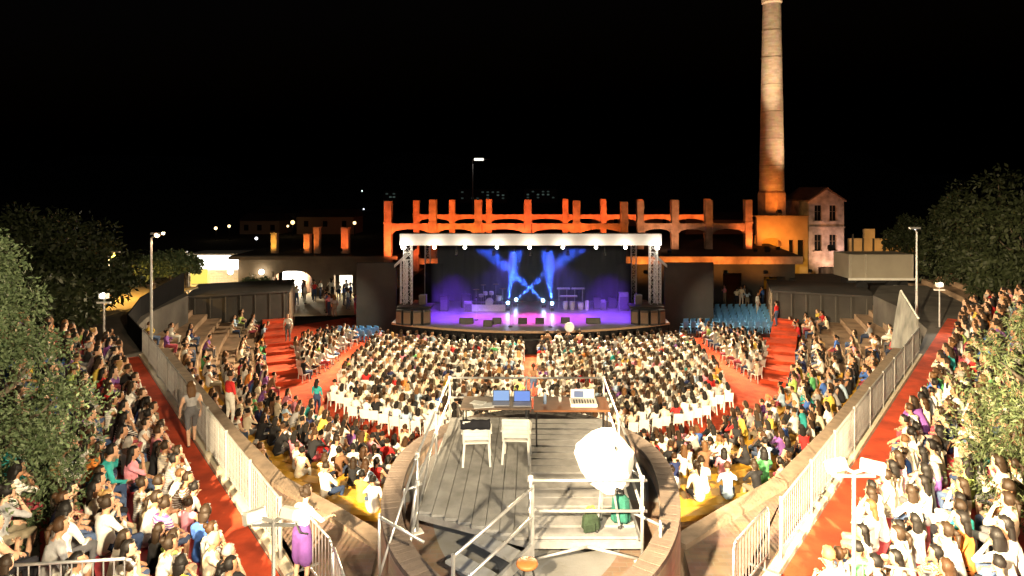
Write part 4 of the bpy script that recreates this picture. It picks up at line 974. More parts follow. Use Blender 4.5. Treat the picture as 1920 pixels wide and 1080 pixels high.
# narrow floodlights for the shaft
def shaft_light(x, y, z, tgt, e, c, ang, label):
    t = thing('chimney_floodlight', (x, y, z), label, 'floodlight', 'floodlights on the chimney')
    m = MB(); m.box((x, y, z + .3), (.4, .4, .3), M=Matrix.Rotation(R(50), 3, 'X')); m.build('housing', M_DARK, t); m = MB(); m.tube((x, y, z), (x, y, z + .25), .05, n=6); m.build('stand', M_DARK, t)
    lamp(t, (x, y - .0, z + .6), tgt, e, c, ang, .8, .15)
shaft_light(20.0, 54.2, 4.9, (23.2, 62, 28.0), 42000, (1, .78, .48), 24, 'floodlight on the hall roof aimed at the chimney top')
shaft_light(26.0, 55.5, 4.9, (23.6, 62, 20.0), 15000, (1, .68, .40), 34, 'floodlight by the house aimed at the middle of the chimney')
shaft_light(22.9, 58.95, 7.84, (23.3, 62, 10.2), 420, (1, .30, .04), 95, 'orange floodlight on the chimney base')

# buildings at the right behind the stand
yl = thing('yard_wall', (34, 62, .9), 'orange lit wall with thin posts behind the trailer', 'wall')
m = MB(); m.box((34.6, 62, 4.0), (7.6, .3, 3.0)); m.build('panel', M_OCHRE, yl)
for k in range(8): m = MB(); m.box((31.1 + 1.0 * k, 61.8, 4.2), (.14, .14, 3.5)); m.build('post', M_DARK, yl)
m = MB(); m.box((32.5, 61.5, 6.0), (1.0, .3, .9)); m.build('gate_head', M_OCHRE, yl)
t = thing('street_lamp', (33.5, 57.5, .9), 'orange street lamp lighting the wall behind the trailer', 'street lamp', 'street lamps round the theatre')
m = MB(); m.tube((33.5, 57.5, .9), (33.5, 57.5, 3.4), .05, n=6); m.build('pole', M_DARK, t); m = MB(); m.box((33.5, 57.5, 3.45), (.3, .3, .15)); m.build('lamp_head', M_DARK, t)
lamp(t, (33.5, 57.8, 3.5), (33.5, 62, 4.5), 420, (1, .5, .12), 140, .5)
bx = thing('box_trailer', (24.8, 46, 2.4), 'long pale box trailer parked behind the right terraces', 'trailer')
tx0, tx1 = (1592 - CX) * 46 / F, (1714 - CX) * 46 / F
m = MB(); m.box(((tx0 + tx1) / 2, 47.2, 4.75), (tx1 - tx0, 2.4, 1.75)); m.build('body', mat('trailer side', (.36, .32, .26), .6, var=.12, scale=.8), bx, bevel=.04)
m = MB(); m.box(((tx0 + tx1) / 2, 45.94, 3.86), (tx1 - tx0 + .1, .1, .16)); m.build('bottom_rail', M_WHITE, bx)
for x in (tx0 + .12, tx0 + 1.2, tx1 - .12): m = MB(); m.box((x, 45.98, 4.75), (.1, .06, 1.8)); m.build('side_post', mat('trailer trim', (.4, .36, .3), .6), bx)
for x in (tx0 + .9, tx1 - 1.6, tx1 - .7): m = MB(); m.tube((x, 45.9, 3.3), (x, 46.2, 3.3), .42, n=16); m.build('wheel', M_DARK, bx)
m = MB(); m.box(((tx0 + tx1) / 2, 47.2, 3.6), (tx1 - tx0 - .4, .9, .3)); m.build('chassis', M_DARK, bx)
g = MB(); g.prism([(21.5, 44.01), (60, 44.01), (60, 56), (21.5, 56)], .91, 2.9); struct('raised_yard', g, M_ASPH, 'raised dark yard under the trailer')

# grey concrete boxes that close the wings
for sd, lab in ((-1, 'grey windowless block beside the left end of the terraces'), (1, 'grey windowless block beside the right end of the terraces')):
    t = thing('service_block', (sd * 19, 45, 0), lab, 'building', 'grey blocks beside the terraces')
    P = [(sd * 16.9, 44.6), (sd * 22.6, 42.3), (sd * 24.5, 47.5), (sd * 18.4, 49.8)]
    m = MB(); m.prism(P, 0, 3.15); m.build('wall', M_SCREEN, t)
    m = MB(); m.prism([(p[0] * 1.0 + .0, p[1]) for p in [(sd * 16.75, 44.5), (sd * 22.7, 42.1), (sd * 24.7, 47.6), (sd * 18.4, 50)]], 3.16, 3.28); m.build('roof_slab', M_ROOF, t)
    a = Vector((sd * 16.9, 44.6)); b_ = Vector((sd * 22.6, 42.3)); nrm_ = Vector((0, -1)) * .03
    for q in range(7):
        c_ = a.lerp(b_, .04 + q * .15); m = MB(); m.box((c_.x, c_.y - .03, 1.6), (.07, .09, 3.0), rz=math.atan2(b_.y - a.y, b_.x - a.x)); m.build('panel_rib', mat('rib', (.075, .068, .06), .8), t)
    m = MB(); a = Vector((sd * 16.86, 44.75)); b_ = Vector((sd * 18.3, 49.6)); m.bar((a.x, a.y, 1.55), (b_.x, b_.y, 1.55), .06, 3.0); m.build('lit_end_face', mat('lit face tan', (.30, .22, .15), .8, var=.2), t)  # lit inner face of the block: lamplight painted in as a lighter tan sheet
# dark canvas wind screen at the fence ends
t = thing('canvas_screen', (-19.5, 33, LW), 'curved dark canvas screen along the left rim', 'screen')
pts = [(-16.0, 26.4), (-18.6, 29.6), (-20.4, 33.5), (-21.4, 37.5), (-22.2, 41)]
for k, (a, b_) in enumerate(zip(pts[:-1], pts[1:])):
    m = MB(); h0, h1 = [.9, .9, 1.0, 1.15, 1.3][k], [.9, .9, 1.0, 1.15, 1.3][k + 1]
    m.add([(a[0], a[1], LW - .5), (b_[0], b_[1], LW - .5), (b_[0], b_[1], LW + h1), (a[0], a[1], LW + h0), (a[0] - .06, a[1], LW - .5), (b_[0] - .06, b_[1], LW - .5), (b_[0] - .06, b_[1], LW + h1), (a[0] - .06, a[1], LW + h0)], [(0, 1, 2, 3), (7, 6, 5, 4), (2, 6, 7, 3), (0, 4, 5, 1), (1, 5, 6, 2), (0, 3, 7, 4)]); m.build('panel', M_BLACK, t)
t = thing('canvas_screen', (16, 27, LW), 'pointed grey canvas screen at the far end of the right fence', 'screen')
A = at(1722, 655, LW); B = atY(1690, 545, 30.5); C = atY(1672, 640, 30.5)
m = MB(); m.add([(A.x, A.y, LW), (B.x, B.y, B.z), (C.x, C.y, 2.8), (A.x - .05, A.y + .05, LW), (B.x - .05, B.y + .06, B.z), (C.x - .05, C.y + .06, 2.8), (A.x, A.y, LW + 1.3), (A.x - .05, A.y + .05, LW + 1.3)], [(0, 6, 1, 2), (5, 4, 7, 3), (0, 3, 7, 6), (6, 7, 4, 1), (1, 4, 5, 2), (2, 5, 3, 0)]); m.build('canvas', mat('grey canvas', (.16, .16, .15), .9, var=.45, scale=1.2), t)
m = MB(); m.tube((A.x, A.y, LW + 1.3), B, .04, n=6); m.build('edge_pole', M_WHITE, t)

# bright kiosk at the left
kx0, kx1 = (356 - CX) * 60 / F, (462 - CX) * 60 / F
kk = thing('lit_kiosk', (kx0 + 2.5, 60, .9), 'small kiosk with a glowing white fascia and a yellow panel', 'kiosk')
m = MB(); m.box(((kx0 + kx1) / 2, 61.5, 2.2), (kx1 - kx0, 2.8, 2.6)); m.build('wall', mat('kiosk wall', (.6, .58, .5), .8), kk)
m = MB(); m.box(((kx0 + kx1) / 2, 60.0, 3.45), (kx1 - kx0 + .1, .25, 1.25)); m.build('fascia', emis('kiosk fascia', (1, .98, .92), 6.0), kk)
m = MB(); m.box((kx0 + .85, 60.02, 2.1), (1.5, .1, 1.4)); m.build('yellow_panel', emis('kiosk yellow', (.95, .75, .12), .9), kk)
for k in range(6): m = MB(); m.box((kx0 + 3.2, 60.02, 1.55 + .22 * k), (2.7, .08, .18)); m.build('shutter_slat', mat('shutter', (.5, .52, .62), .5), kk)
m = MB(); m.box(((kx0 + kx1) / 2, 61.5, 4.15), (kx1 - kx0 + .4, 3.4, .14)); m.build('roof', M_WHITE, kk)
lamp(kk, ((kx0 + kx1) / 2, 59.6, 3.4), ((kx0 + kx1) / 2, 55, .9), 900, (1, .92, .75), 160, .5, .3)

# far town
for k, (x0, x1, y0, y1, Y, n, lab) in enumerate(((862, 948, 358, 376, 420, 9, 'far apartment block with dim greenish windows, left of centre'), (985, 1042, 357, 374, 430, 6, 'far apartment block with dim windows above the stage centre'), (722, 742, 361, 374, 400, 3, 'tiny far block with a few dim windows at the left pillar'))):
    a = atY(x0, y0, Y); b_ = atY(x1, y1 + 25, Y); t = thing('apartment_block', ((a.x + b_.x) / 2, Y, -.3), lab, 'building', 'far apartment blocks')
    m = MB(); m.box(((a.x + b_.x) / 2, Y + 6, (a.z + 1 - .3) / 2), (b_.x - a.x + 2, 12, a.z + 1.3)); m.build('wall', mat('far wall', (.12, .12, .12), .9), t)
    for r_ in range(3):
        for c in range(n):
            if random.random() < .62:
                x = a.x + (c + .5) * (b_.x - a.x) / n; z = a.z - .8 - r_ * 2.0
                m = MB(); m.box((x, Y - .06, z), (1.5, .1, .9)); m.build('window', emis('far window %d' % (r_ % 2), (.55, .8, .7), .035 + .03 * (r_ % 2)), t)
p = atY(886, 300, 220); t = thing('light_mast', (p.x, p.y, -.3), 'single tall mast with a bright lamp arm over the town', 'mast')
m = MB(); m.tube((p.x, p.y, -.3), p, .3, .18, 6); m.build('pole', mat('mast grey', (.15, .15, .15), .6), t)
m = MB(); m.bar(p, (p.x + 6, p.y, p.z + .3), .2, .2); m.build('arm', mat('mast grey'), t); m = MB(); m.box((p.x + 2.2, p.y - .2, p.z + .2), (3.2, .5, .8)); m.build('lamp_head', emis('mast lamp', (1, .93, .78), 1.6), t)
lamp(t, (p.x + 2.5, p.y - .5, p.z - 1), (p.x, p.y, p.z - 6), 300, (1, .9, .8), 120)
for k, (px, py, Y, w, h) in enumerate(((545, 398, 170, 16, 9), (620, 405, 150, 13, 7), (500, 412, 150, 9, 6), (1240, 402, 180, 40, 7), (1350, 410, 150, 18, 7))):
    p = atY(px, py, Y); t = thing('distant_house', (p.x, Y, -.3), ['wide dim house above the yellow pillar', 'dim house between the far street lights', 'small dim house above the kiosk roof', 'long dim house behind the pale pillars', 'dim house left of the chimney'][k], 'house', 'dim houses of the town')
    m = MB(); m.box((p.x, Y, p.z / 2 - .2), (w, 8, p.z + .3)); m.build('wall', mat('town wall', (.25, .2, .15), .9), t)
    m = MB(); m.add([(p.x - w / 2 - .4, Y - 4.4, p.z - .04), (p.x + w / 2 + .4, Y - 4.4, p.z - .04), (p.x + w / 2 + .4, Y + 4.4, p.z - .04), (p.x - w / 2 - .4, Y + 4.4, p.z - .04), (p.x - w / 2, Y, p.z + 1.6), (p.x + w / 2, Y, p.z + 1.6)], [(0, 1, 5, 4), (2, 3, 4, 5), (1, 2, 5), (3, 0, 4), (3, 2, 1, 0)]); m.build('roof', M_ROOF, t)
    for q in range(3): m = MB(); m.box((p.x - w / 3 + q * w / 3, Y - 4.03, p.z - 1.6), (1.0, .06, 1.3)); m.build('window', mat('dark glass'), t)

# ------------------------------------------------------------------ trees
def leaf_mat(name, c1, c2, trans=.25):
    m = bpy.data.materials.new(name); m.use_nodes = True; n = m.node_tree.nodes; l = m.node_tree.links; b = n['Principled BSDF']
    b.inputs['Roughness'].default_value = .6; b.inputs['Specular IOR Level'].default_value = .3
    g_ = n.new('ShaderNodeNewGeometry'); r = n.new('ShaderNodeValToRGB'); r.color_ramp.elements[0].color = (*c1, 1); r.color_ramp.elements[1].color = (*c2, 1)
    l.new(g_.outputs['Random Per Island'], r.inputs[0]); l.new(r.outputs[0], b.inputs['Base Color'])
    tr = n.new('ShaderNodeBsdfTranslucent'); l.new(r.outputs[0], tr.inputs[0]); mx = n.new('ShaderNodeMixShader'); mx.inputs[0].default_value = trans
    l.new(b.outputs[0], mx.inputs[1]); l.new(tr.outputs[0], mx.inputs[2]); l.new(mx.outputs[0], n['Material Output'].inputs[0]); return m
M_BARK = mat('bark', (.09, .07, .05), .95, var=.35, scale=8, bump=.6, bscale=20)
LEAF_A = leaf_mat('leaf olive', (.05, .08, .035), (.12, .16, .08))
LEAF_B = leaf_mat('leaf pale', (.04, .062, .022), (.095, .115, .05))
LEAF_D = leaf_mat('leaf dark', (.018, .026, .010), (.035, .045, .018), .1)
def tree(x, y, z0, zc0, zc1, rx, leaf_n, leaf_l, leaf_w, lm, label, shape='round', nclump=60, group=None, name='broadleaf_tree', lean=0.0, clump_r=.22):
    rg = np.random.default_rng(int(abs(x * 131 + y * 17)) + leaf_n)
    t = thing(name, (x, y, z0), label, 'tree', group)
    tk = MB(); top = Vector((x + lean, y, zc1 - .25 * (zc1 - zc0)))
    r0 = .045 * (zc1 - z0) * .7 + .04; p = Vector((x, y, z0 - .1)); segs = 6; prev = p; pr = r0
    for k in range(1, segs + 1):
        q = Vector((x, y, z0)).lerp(top, k / segs) + Vector((rg.normal() * .06, rg.normal() * .06, 0)) * (rx * .5); rr_ = r0 * (1 - .8 * k / segs); tk.tube(prev, q, pr, rr_, 8); prev = q; pr = rr_
    hgt = zc1 - zc0; clumps = []
    for k in range(nclump):
        while True:
            v = rg.uniform(-1, 1, 3)
            if np.linalg.norm(v) < 1 and (np.linalg.norm(v) > .45 or k % 4 == 0): break
        f = 1.0
        if shape == 'cone': f = max(.12, .5 - .5 * v[2]) ** .75 * 1.15
        clumps.append((x + v[0] * rx * f * .86 + lean * (v[2] * .5 + .5), y + v[1] * rx * f * .86, (zc0 + zc1) / 2 + v[2] * hgt / 2 * .9, rx * clump_r * rg.uniform(.7, 1.4)))
    for k in range(0, nclump, max(1, nclump // 14)):
        c = clumps[k]; z = max(z0 + .3 * (zc0 - z0) + .3, min(c[2] - .35 * rx, top.z)); u = (z - z0) / max(.1, (top.z - z0)); b0 = Vector((x, y, z0)).lerp(top, min(1, max(0, u)))
        midp = b0.lerp(Vector(c[:3]), .5) + Vector((0, 0, -.05 * rx)); tk.tube(b0, midp, r0 * .32, r0 * .2, 5); tk.tube(midp, c[:3], r0 * .2, r0 * .06, 5)
    tk.build('trunk', M_BARK, t, True)
    cl = np.array(clumps); idx = rg.integers(0, nclump, leaf_n)
    d = rg.normal(size=(leaf_n, 3)); d /= np.linalg.norm(d, axis=1)[:, None]; rad = rg.random(leaf_n) ** .45
    c = cl[idx, :3] + d * (rad * cl[idx, 3])[:, None] * np.array([1.1, 1.1, .85])
    ax = d * .6 + rg.normal(size=(leaf_n, 3)) * .6 + np.array([0, 0, -.25]); ax /= np.linalg.norm(ax, axis=1)[:, None]
    sd_ = np.cross(ax, rg.normal(size=(leaf_n, 3))); sd_ /= np.linalg.norm(sd_, axis=1)[:, None]
    L = (leaf_l * rg.uniform(.6, 1.3, leaf_n))[:, None]; W_ = (leaf_w * rg.uniform(.6, 1.3, leaf_n))[:, None]
    v = np.stack([c, c + ax * L * .5 + sd_ * W_ * .5, c + ax * L, c + ax * L * .5 - sd_ * W_ * .5], 1).reshape(-1, 3)
    me = bpy.data.meshes.new('crown'); me.vertices.add(len(v)); me.vertices.foreach_set('co', v.astype(np.float32).ravel() - np.tile(np.array([x, y, z0], np.float32), len(v)))
    me.loops.add(leaf_n * 4); me.loops.foreach_set('vertex_index', np.arange(leaf_n * 4, dtype=np.int32)); me.polygons.add(leaf_n)
    me.polygons.foreach_set('loop_start', np.arange(0, leaf_n * 4, 4, dtype=np.int32)); me.polygons.foreach_set('loop_total', np.full(leaf_n, 4, dtype=np.int32)); me.update(); me.validate(); me.materials.append(lm)
    o = bpy.data.objects.new('crown', me); COL.objects.link(o); o.parent = t
tree(-8.6, 10.1, LW, 4.3, 10.0, 1.95, 32000, .085, .034, LEAF_A, 'leafy green tree at the left edge overhanging the stand', 'cone', 95, clump_r=.21)
tree(8.55, 10.5, LW, 3.9, 8.9, 1.5, 20000, .11, .022, LEAF_B, 'pale narrow leaved tree at the right edge overhanging the stand', 'round', 85, clump_r=.21, name='willow_tree')
tree(9.3, 8.6, LW, 3.9, 8.0, 1.35, 12000, .11, .022, LEAF_B, 'second pale narrow leaved tree at the bottom right corner', 'round', 90, name='willow_tree')
tree(-9.2, 7.9, LW, 3.9, 7.6, 1.2, 10000, .085, .034, LEAF_A, 'lower leafy tree in the bottom left corner', 'round', 80)
RG = 'dark trees behind the right stand'; LG = 'dark trees behind the left stand'
for k, (px, py, Y, rx, lab) in enumerate(((1875, 305, 40, 3.6, 'tallest dark tree behind the right stand'), (1800, 338, 44, 3.0, 'dark tree left of the tallest one at right'), (1915, 360, 34, 3.2, 'dark tree cut by the right edge of the photo'), (1765, 372, 50, 2.4, 'small dark tree right of the grey lamp post'), (1895, 470, 33, 2.4, 'low dark bush behind the far right seats'), (1700, 400, 56, 2.2, 'greenish lit small tree above the orange wall'), (1835, 430, 40, 3.0, 'dark bushy tree low behind the right stand'))):
    p = atY(px, py, Y); tree(p.x, Y, 3.4 if Y < 44 else 1.5, 4.3 if Y < 44 else 2.6, p.z, rx, 4200, .34, .15, LEAF_D, lab, 'cone' if k in (1, 3) else 'round', 46, RG, 'dark_tree')
for k, (px, py, Y, rx, lab) in enumerate(((30, 380, 34, 3.4, 'tall dark tree at the left edge'), (105, 385, 38, 3.2, 'dark tree right of the tall one at left'), (200, 440, 44, 3.2, 'dark tree left of the reddish street lamp'), (160, 470, 34, 2.6, 'dark bushy tree above the white floodlight'), (60, 520, 26, 2.3, 'dark low tree behind the left green tree'), (238, 470, 47, 2.0, 'dark tree just behind the reddish street lamp'))):
    p = atY(px, py, Y); tree(p.x, Y, 3.4 if Y < 44 else .9, 4.0 if Y < 44 else 2.2, p.z, rx, 4200, .32, .15, LEAF_D, lab, 'round', 46, LG, 'dark_tree')
for k, (px, py, Y, rx, lab) in enumerate(((322, 468, 42.5, 1.35, 'small street tree in orange light by the kiosk'), (349, 480, 43, 1.0, 'smaller street tree touching the kiosk'), (288, 478, 42, 1.3, 'street tree behind the tall lamp pole'))):
    p = atY(px, py, Y); tree(p.x, Y, LW, 4.6, p.z, rx, 3200, .22, .12, LEAF_A, lab, 'round', 36, 'street trees on the square', 'street_tree')
p = atY(480, 520, 50); tree(p.x, 50, .9, 2.2, p.z, 1.4, 2600, .2, .1, LEAF_A, 'small bush tree above the left grey block', 'round', 30, None, 'street_tree')

# ------------------------------------------------------------------ people
SKIN_C = [(.50, .29, .19), (.42, .23, .14), (.56, .35, .24), (.36, .19, .11)]
BOT_C = [(.03, .05, .11), (.015, .015, .02), (.55, .53, .48), (.06, .09, .17), (.2, .17, .12), (.10, .10, .11), (.02, .03, .06), (.28, .05, .07)]
M_SKIN = objcolor_mat('skin', .6, 1.1, SKIN_C); M_TOP = objcolor_mat('clothing top', .9, 1.15); M_BOT = objcolor_mat('clothing bottom', .9, 1.2, BOT_C)
M_SHOE = mat('shoe', (.06, .05, .05), .7); M_EYE = mat('eye and mouth', (.05, .02, .02), .5, var=0); M_HAIR = objcolor_mat('hair', .55, .85)
TOPS = {'white': (.80, .78, .73), 'cream': (.74, .64, .48), 'black': (.018, .018, .02), 'grey': (.30, .30, .31), 'red': (.55, .03, .03), 'pink': (.72, .28, .36), 'purple': (.20, .08, .30), 'blue': (.06, .15, .48), 'navy': (.02, .03, .10),
        'pale blue': (.40, .55, .72), 'teal': (.03, .30, .30), 'green': (.10, .38, .14), 'lime green': (.45, .62, .16), 'yellow': (.70, .50, .09), 'orange': (.68, .23, .05), 'brown': (.17, .09, .05)}
TW = {'white': 30, 'cream': 12, 'black': 17, 'grey': 8, 'red': 5, 'pink': 5, 'purple': 4, 'blue': 3, 'navy': 4, 'pale blue': 4, 'teal': 2, 'green': 2, 'lime green': 2, 'yellow': 3, 'orange': 3, 'brown': 4}
HAIRS = {'black': (.012, .010, .009), 'dark brown': (.030, .018, .010), 'brown': (.055, .027, .012), 'light brown': (.13, .065, .026), 'blond': (.36, .22, .09), 'grey': (.30, .28, .26)}
HW = {'black': 34, 'dark brown': 38, 'brown': 18, 'light brown': 4, 'blond': 3, 'grey': 2}
def pick(w, rg=random): ks = list(w); return rg.choices(ks, [w[k] for k in ks])[0]

def seated_bones(v, rg):
    ln = [-.03, .02, .07, .0, .05, -.05, .13, .10, -.02, .17][v % 10]; B = []
    ch = Vector((0, .0 + ln, .90)); nk = Vector((0, .02 + ln * 1.3, 1.07)); hd = nk + Vector((rg.uniform(-.02, .02), .035, .135))
    B += [((0, -.03, .52), (0, -.02 + ln * .3, .70), .150, .128, 'top'), ((0, -.02 + ln * .3, .70), ch, .128, .140, 'top'), ((-.13, ch.y, .965), (.13, ch.y, .965), .075, .075, 'top'),
          ((0, ch.y, .98), nk + Vector((0, .01, .03)), .06, .05, 'skin'), (hd + Vector((0, -.01, -.02)), hd + Vector((0, 0, .04)), .092, .088, 'skin'), (hd + Vector((0, .04, -.08)), hd + Vector((0, .05, -.09)), .05, .04, 'skin'), (hd + Vector((0, .09, -.02)), hd + Vector((0, .105, -.03)), .022, .018, 'skin')]
    sl = 'skin' if v % 2 == 0 else 'top'; hands = []
    for s in (-1, 1):
        sh = Vector((s * .185, ch.y, .95)); mode = (v * 3 + (s > 0) * (1 + v // 4)) % 4
        el, ha = [(Vector((s * .245, ch.y + .10, .70)), Vector((s * .10, ch.y + .34, .60))), (Vector((s * .26, ch.y + .16, .72)), Vector((s * .07, ch.y + .27, .82))), (Vector((s * .25, ch.y + .05, .69)), Vector((s * .15, ch.y + .30, .60))), (Vector((s * .24, ch.y + .22, .80)), Vector((s * .05, ch.y + .20, 1.02)))][mode]
        B += [(sh, el, .058, .045, 'top' if v % 3 else sl), (el, ha, .043, .030, sl), (ha, ha + (ha - el).normalized() * .07, .036, .03, 'skin')]; hands.append((ha, (ha - el).normalized(), s))
        lb = 'skin' if v in (2, 4, 7) else 'bot'; kx = .12 + .03 * (v % 2)
        kn = Vector((s * kx, .42, .50)); an = Vector((s * (kx - .01), .44 - .05 * (v % 3), .09))
        B += [((s * .09, .0, .52), kn, .095, .066, 'bot'), (kn, an, .060, .040, lb), (an, an + Vector((0, .15, -.045)), .042, .034, 'shoe')]
    return B, hd, hands
def standing_bones(pose, rg):
    B = []; st_ = .12 if pose == 'walk' else .02; ln = .05 if pose == 'lean' else 0
    ch = Vector((0, ln, 1.24)); nk = Vector((0, ln * 1.4 + .01, 1.42)); hd = nk + Vector((0, .03, .14))
    B += [((0, 0, .92), (0, ln * .4, 1.06), .145, .118, 'bot'), ((0, ln * .4, 1.06), ch, .118, .135, 'top'), ((-.13, ch.y, 1.31), (.13, ch.y, 1.31), .07, .07, 'top'), ((0, ch.y, 1.34), nk + Vector((0, .01, .03)), .055, .048, 'skin'),
          (hd + Vector((0, -.01, -.02)), hd + Vector((0, 0, .04)), .09, .086, 'skin'), (hd + Vector((0, .04, -.08)), hd + Vector((0, .05, -.09)), .05, .04, 'skin'), (hd + Vector((0, .09, -.02)), hd + Vector((0, .105, -.03)), .022, .018, 'skin')]
    hands = []
    for s in (-1, 1):
        sh = Vector((s * .18, ch.y, 1.29))
        if pose == 'lean': el, ha = Vector((s * .26, ch.y + .15, 1.10)), Vector((s * .22, ch.y + .38, 1.06))
        elif pose == 'walk': el, ha = Vector((s * .24, ch.y - s * .10, 1.02)), Vector((s * .23, ch.y - s * .12 + .12, .82))
        elif pose == 'photo': el, ha = Vector((s * .25, ch.y + .14, 1.12)), Vector((s * .08, ch.y + .24, 1.42))
        else: el, ha = Vector((s * .25, ch.y + .02, 1.03)), Vector((s * .22, ch.y + .12, .82))
        B += [(sh, el, .055, .043, 'top' if pose != 'walk' else 'skin'), (el, ha, .041, .029, 'skin'), (ha, ha + (ha - el).normalized() * .07, .034, .028, 'skin')]; hands.append((ha, (ha - el).normalized(), s))
        kn = Vector((s * .10, s * st_ + .03, .50)); an = Vector((s * .10, s * st_ * 1.6 - .03, .09)); lb = 'skin' if pose in ('walk', 'lean') else 'bot'
        B += [((s * .09, 0, .90), kn, .092, .062, 'bot'), (kn, an, .058, .038, lb), (an, an + Vector((0, .16, -.045)), .042, .034, 'shoe')]
        if pose == 'lean': B += [((s * .07, 0, .93), (s * .075, .02, .50), .115, .135, 'bot')]
    return B, hd, hands
DEPS = None
LAB = {'skin': 0, 'top': 1, 'bot': 2, 'shoe': 3}
def capsule_dist(P, B):
    best = np.full(len(P), 1e9); lab = np.zeros(len(P), int)
    for p0, p1, r0, r1, l in B:
        a = np.array(p0); b = np.array(p1); d = b - a; t = np.clip(((P - a) @ d) / (d @ d + 1e-9), 0, 1); dist = np.linalg.norm(P - (a + t[:, None] * d), axis=1) - (r0 + (r1 - r0) * t)
        w = dist < best; best[w] = dist[w]; lab[w] = LAB[l]
    return lab
def body_mesh(name, B, hd, hands, tris, fine=True, voxel=.026):
    mb = MB()
    for p0, p1, r0, r1, l in B:
        mb.tube(p0, p1, r0, r1, 10); mb.sphere(p0, r0 * 1.0, 10, 6); mb.sphere(p1, r1 * 1.0, 10, 6)
    tmp = bpy.data.objects.new('tmp', mb.mesh('tmp', [])) ; COL.objects.link(tmp)
    r = tmp.modifiers.new('r', 'REMESH'); r.mode = 'VOXEL'; r.voxel_size = voxel
    s = tmp.modifiers.new('s', 'SMOOTH'); s.iterations = 3; s.factor = .5
    dg = bpy.context.evaluated_depsgraph_get(); n0 = len(tmp.evaluated_get(dg).data.polygons) * 2
    d = tmp.modifiers.new('d', 'DECIMATE'); d.ratio = min(1, tris / max(1, n0)); 
    dg = bpy.context.evaluated_depsgraph_get(); me = bpy.data.meshes.new_from_object(tmp.evaluated_get(dg)); bpy.data.objects.remove(tmp)
    me.name = name; V = np.empty(len(me.vertices) * 3); me.vertices.foreach_get('co', V); V = V.reshape(-1, 3)
    C = np.empty(len(me.polygons) * 3); me.polygons.foreach_get('center', C); lab = capsule_dist(C.reshape(-1, 3), B)
    if not fine: return V, [tuple(p.vertices) for p in me.polygons], lab
    # fingers, eyes and mouth on top of the continuous body
    ex = MB()
    for ha, d_, s in hands:
        side = d_.cross(Vector((0, 0, 1))); side = side.normalized() if side.length > .1 else Vector((1, 0, 0)); dn = side.cross(d_).normalized()
        for k, (off, ln_) in enumerate(((-.027, .055), (-.009, .068), (.010, .064), (.027, .048))):
            p = ha + d_ * .07 + side * off; q = p + d_ * ln_ * .55 - dn * .008; ex.tube(p, q, .009, .0085, 5); ex.tube(q, q + d_ * ln_ * .4 - dn * .025, .0085, .006, 5)
        p = ha + d_ * .03 + side * (.03 * -s); q = p + d_ * .035 + side * (.028 * -s); ex.tube(p, q, .011, .009, 5); ex.tube(q, q + d_ * .03, .009, .007, 5)
    nskin = len(ex.f)
    for s in (-1, 1): ex.sphere(hd + Vector((s * .034, .078, .01)), .013, 6, 4)
    ex.box(hd + Vector((0, .088, -.062)), (.045, .012, .01))
    nv = len(me.vertices); verts = V.tolist() + [tuple(v) for v in ex.v]; faces = [tuple(p.vertices) for p in me.polygons] + [tuple(i + nv for i in f) for f in ex.f]
    mi = list(lab) + [0] * nskin + [4] * (len(ex.f) - nskin)
    out = bpy.data.meshes.new(name); out.from_pydata(verts, [], faces)
    for m in (M_SKIN, M_TOP, M_BOT, M_SHOE, M_EYE): out.materials.append(m)
    out.polygons.foreach_set('material_index', [int(q) for q in mi]); out.polygons.foreach_set('use_smooth', [True] * len(faces)); out.update(); return out
STY = ['short', 'bob', 'long', 'ponytail', 'bun', 'long']
def hair_mb(style, hd, n=12, k=8):
    mb = MB(); c = hd + Vector((0, -.008, .02)); vs = []; fs = []
    for j in range(k + 1):
        a = PI / 2 - PI * j / k
        for i in range(n):
            b = 2 * PI * i / n; d = Vector((math.cos(a) * math.cos(b), math.cos(a) * math.sin(b), math.sin(a)))
            lim = -.45 if style == 'short' else -.75; r = .112 + .008 * math.sin(i * 2.3 + j * 1.7)
            if d.y > .30 and d.z < .42: r = .055
            elif d.z < lim: r = .05
            vs.append(c + Vector((d.x * r * .93, d.y * r * 1.05, d.z * r * 1.03)))
    fs = [(j * n + i, (j + 1) * n + i, (j + 1) * n + (i + 1) % n, j * n + (i + 1) % n) for j in range(k) for i in range(n)]
    mb.add(vs, fs)
    if style in ('long', 'bob'):
        ln_ = .36 if style == 'long' else .16; vs = []; m_ = 6
        for j in range(m_ + 1):
            u = j / m_; z = -.01 - ln_ * u; w = .105 * (1 - .12 * u) + (.01 if j in (2, 3) else 0); w = w * (1 - .75 * max(0, u - .85) / .15 * .6)
            for i in range(10):
                b = 2 * PI * i / 10; dpt = .06 * (1 - .25 * u)
                vs.append(c + Vector((w * math.cos(b) + .006 * math.sin(7 * i + j), -.055 - .05 * u ** .7 + dpt * math.sin(b), z)))
        fs = [(j * 10 + i, (j + 1) * 10 + i, (j + 1) * 10 + (i + 1) % 10, j * 10 + (i + 1) % 10) for j in range(m_) for i in range(10)] + [tuple(m_ * 10 + i for i in range(10))]
        mb.add(vs, fs)
    if style == 'ponytail':
        mb.tube(c + Vector((0, -.10, .03)), c + Vector((0, -.16, -.02)), .03, .042, 7); mb.tube(c + Vector((0, -.16, -.02)), c + Vector((0, -.17, -.22)), .042, .012, 7)
    if style == 'bun': mb.sphere(c + Vector((0, -.105, .07)), .05, 8, 6)
    return mb
prg = random.Random(5)
SEATED = []; LOW = []
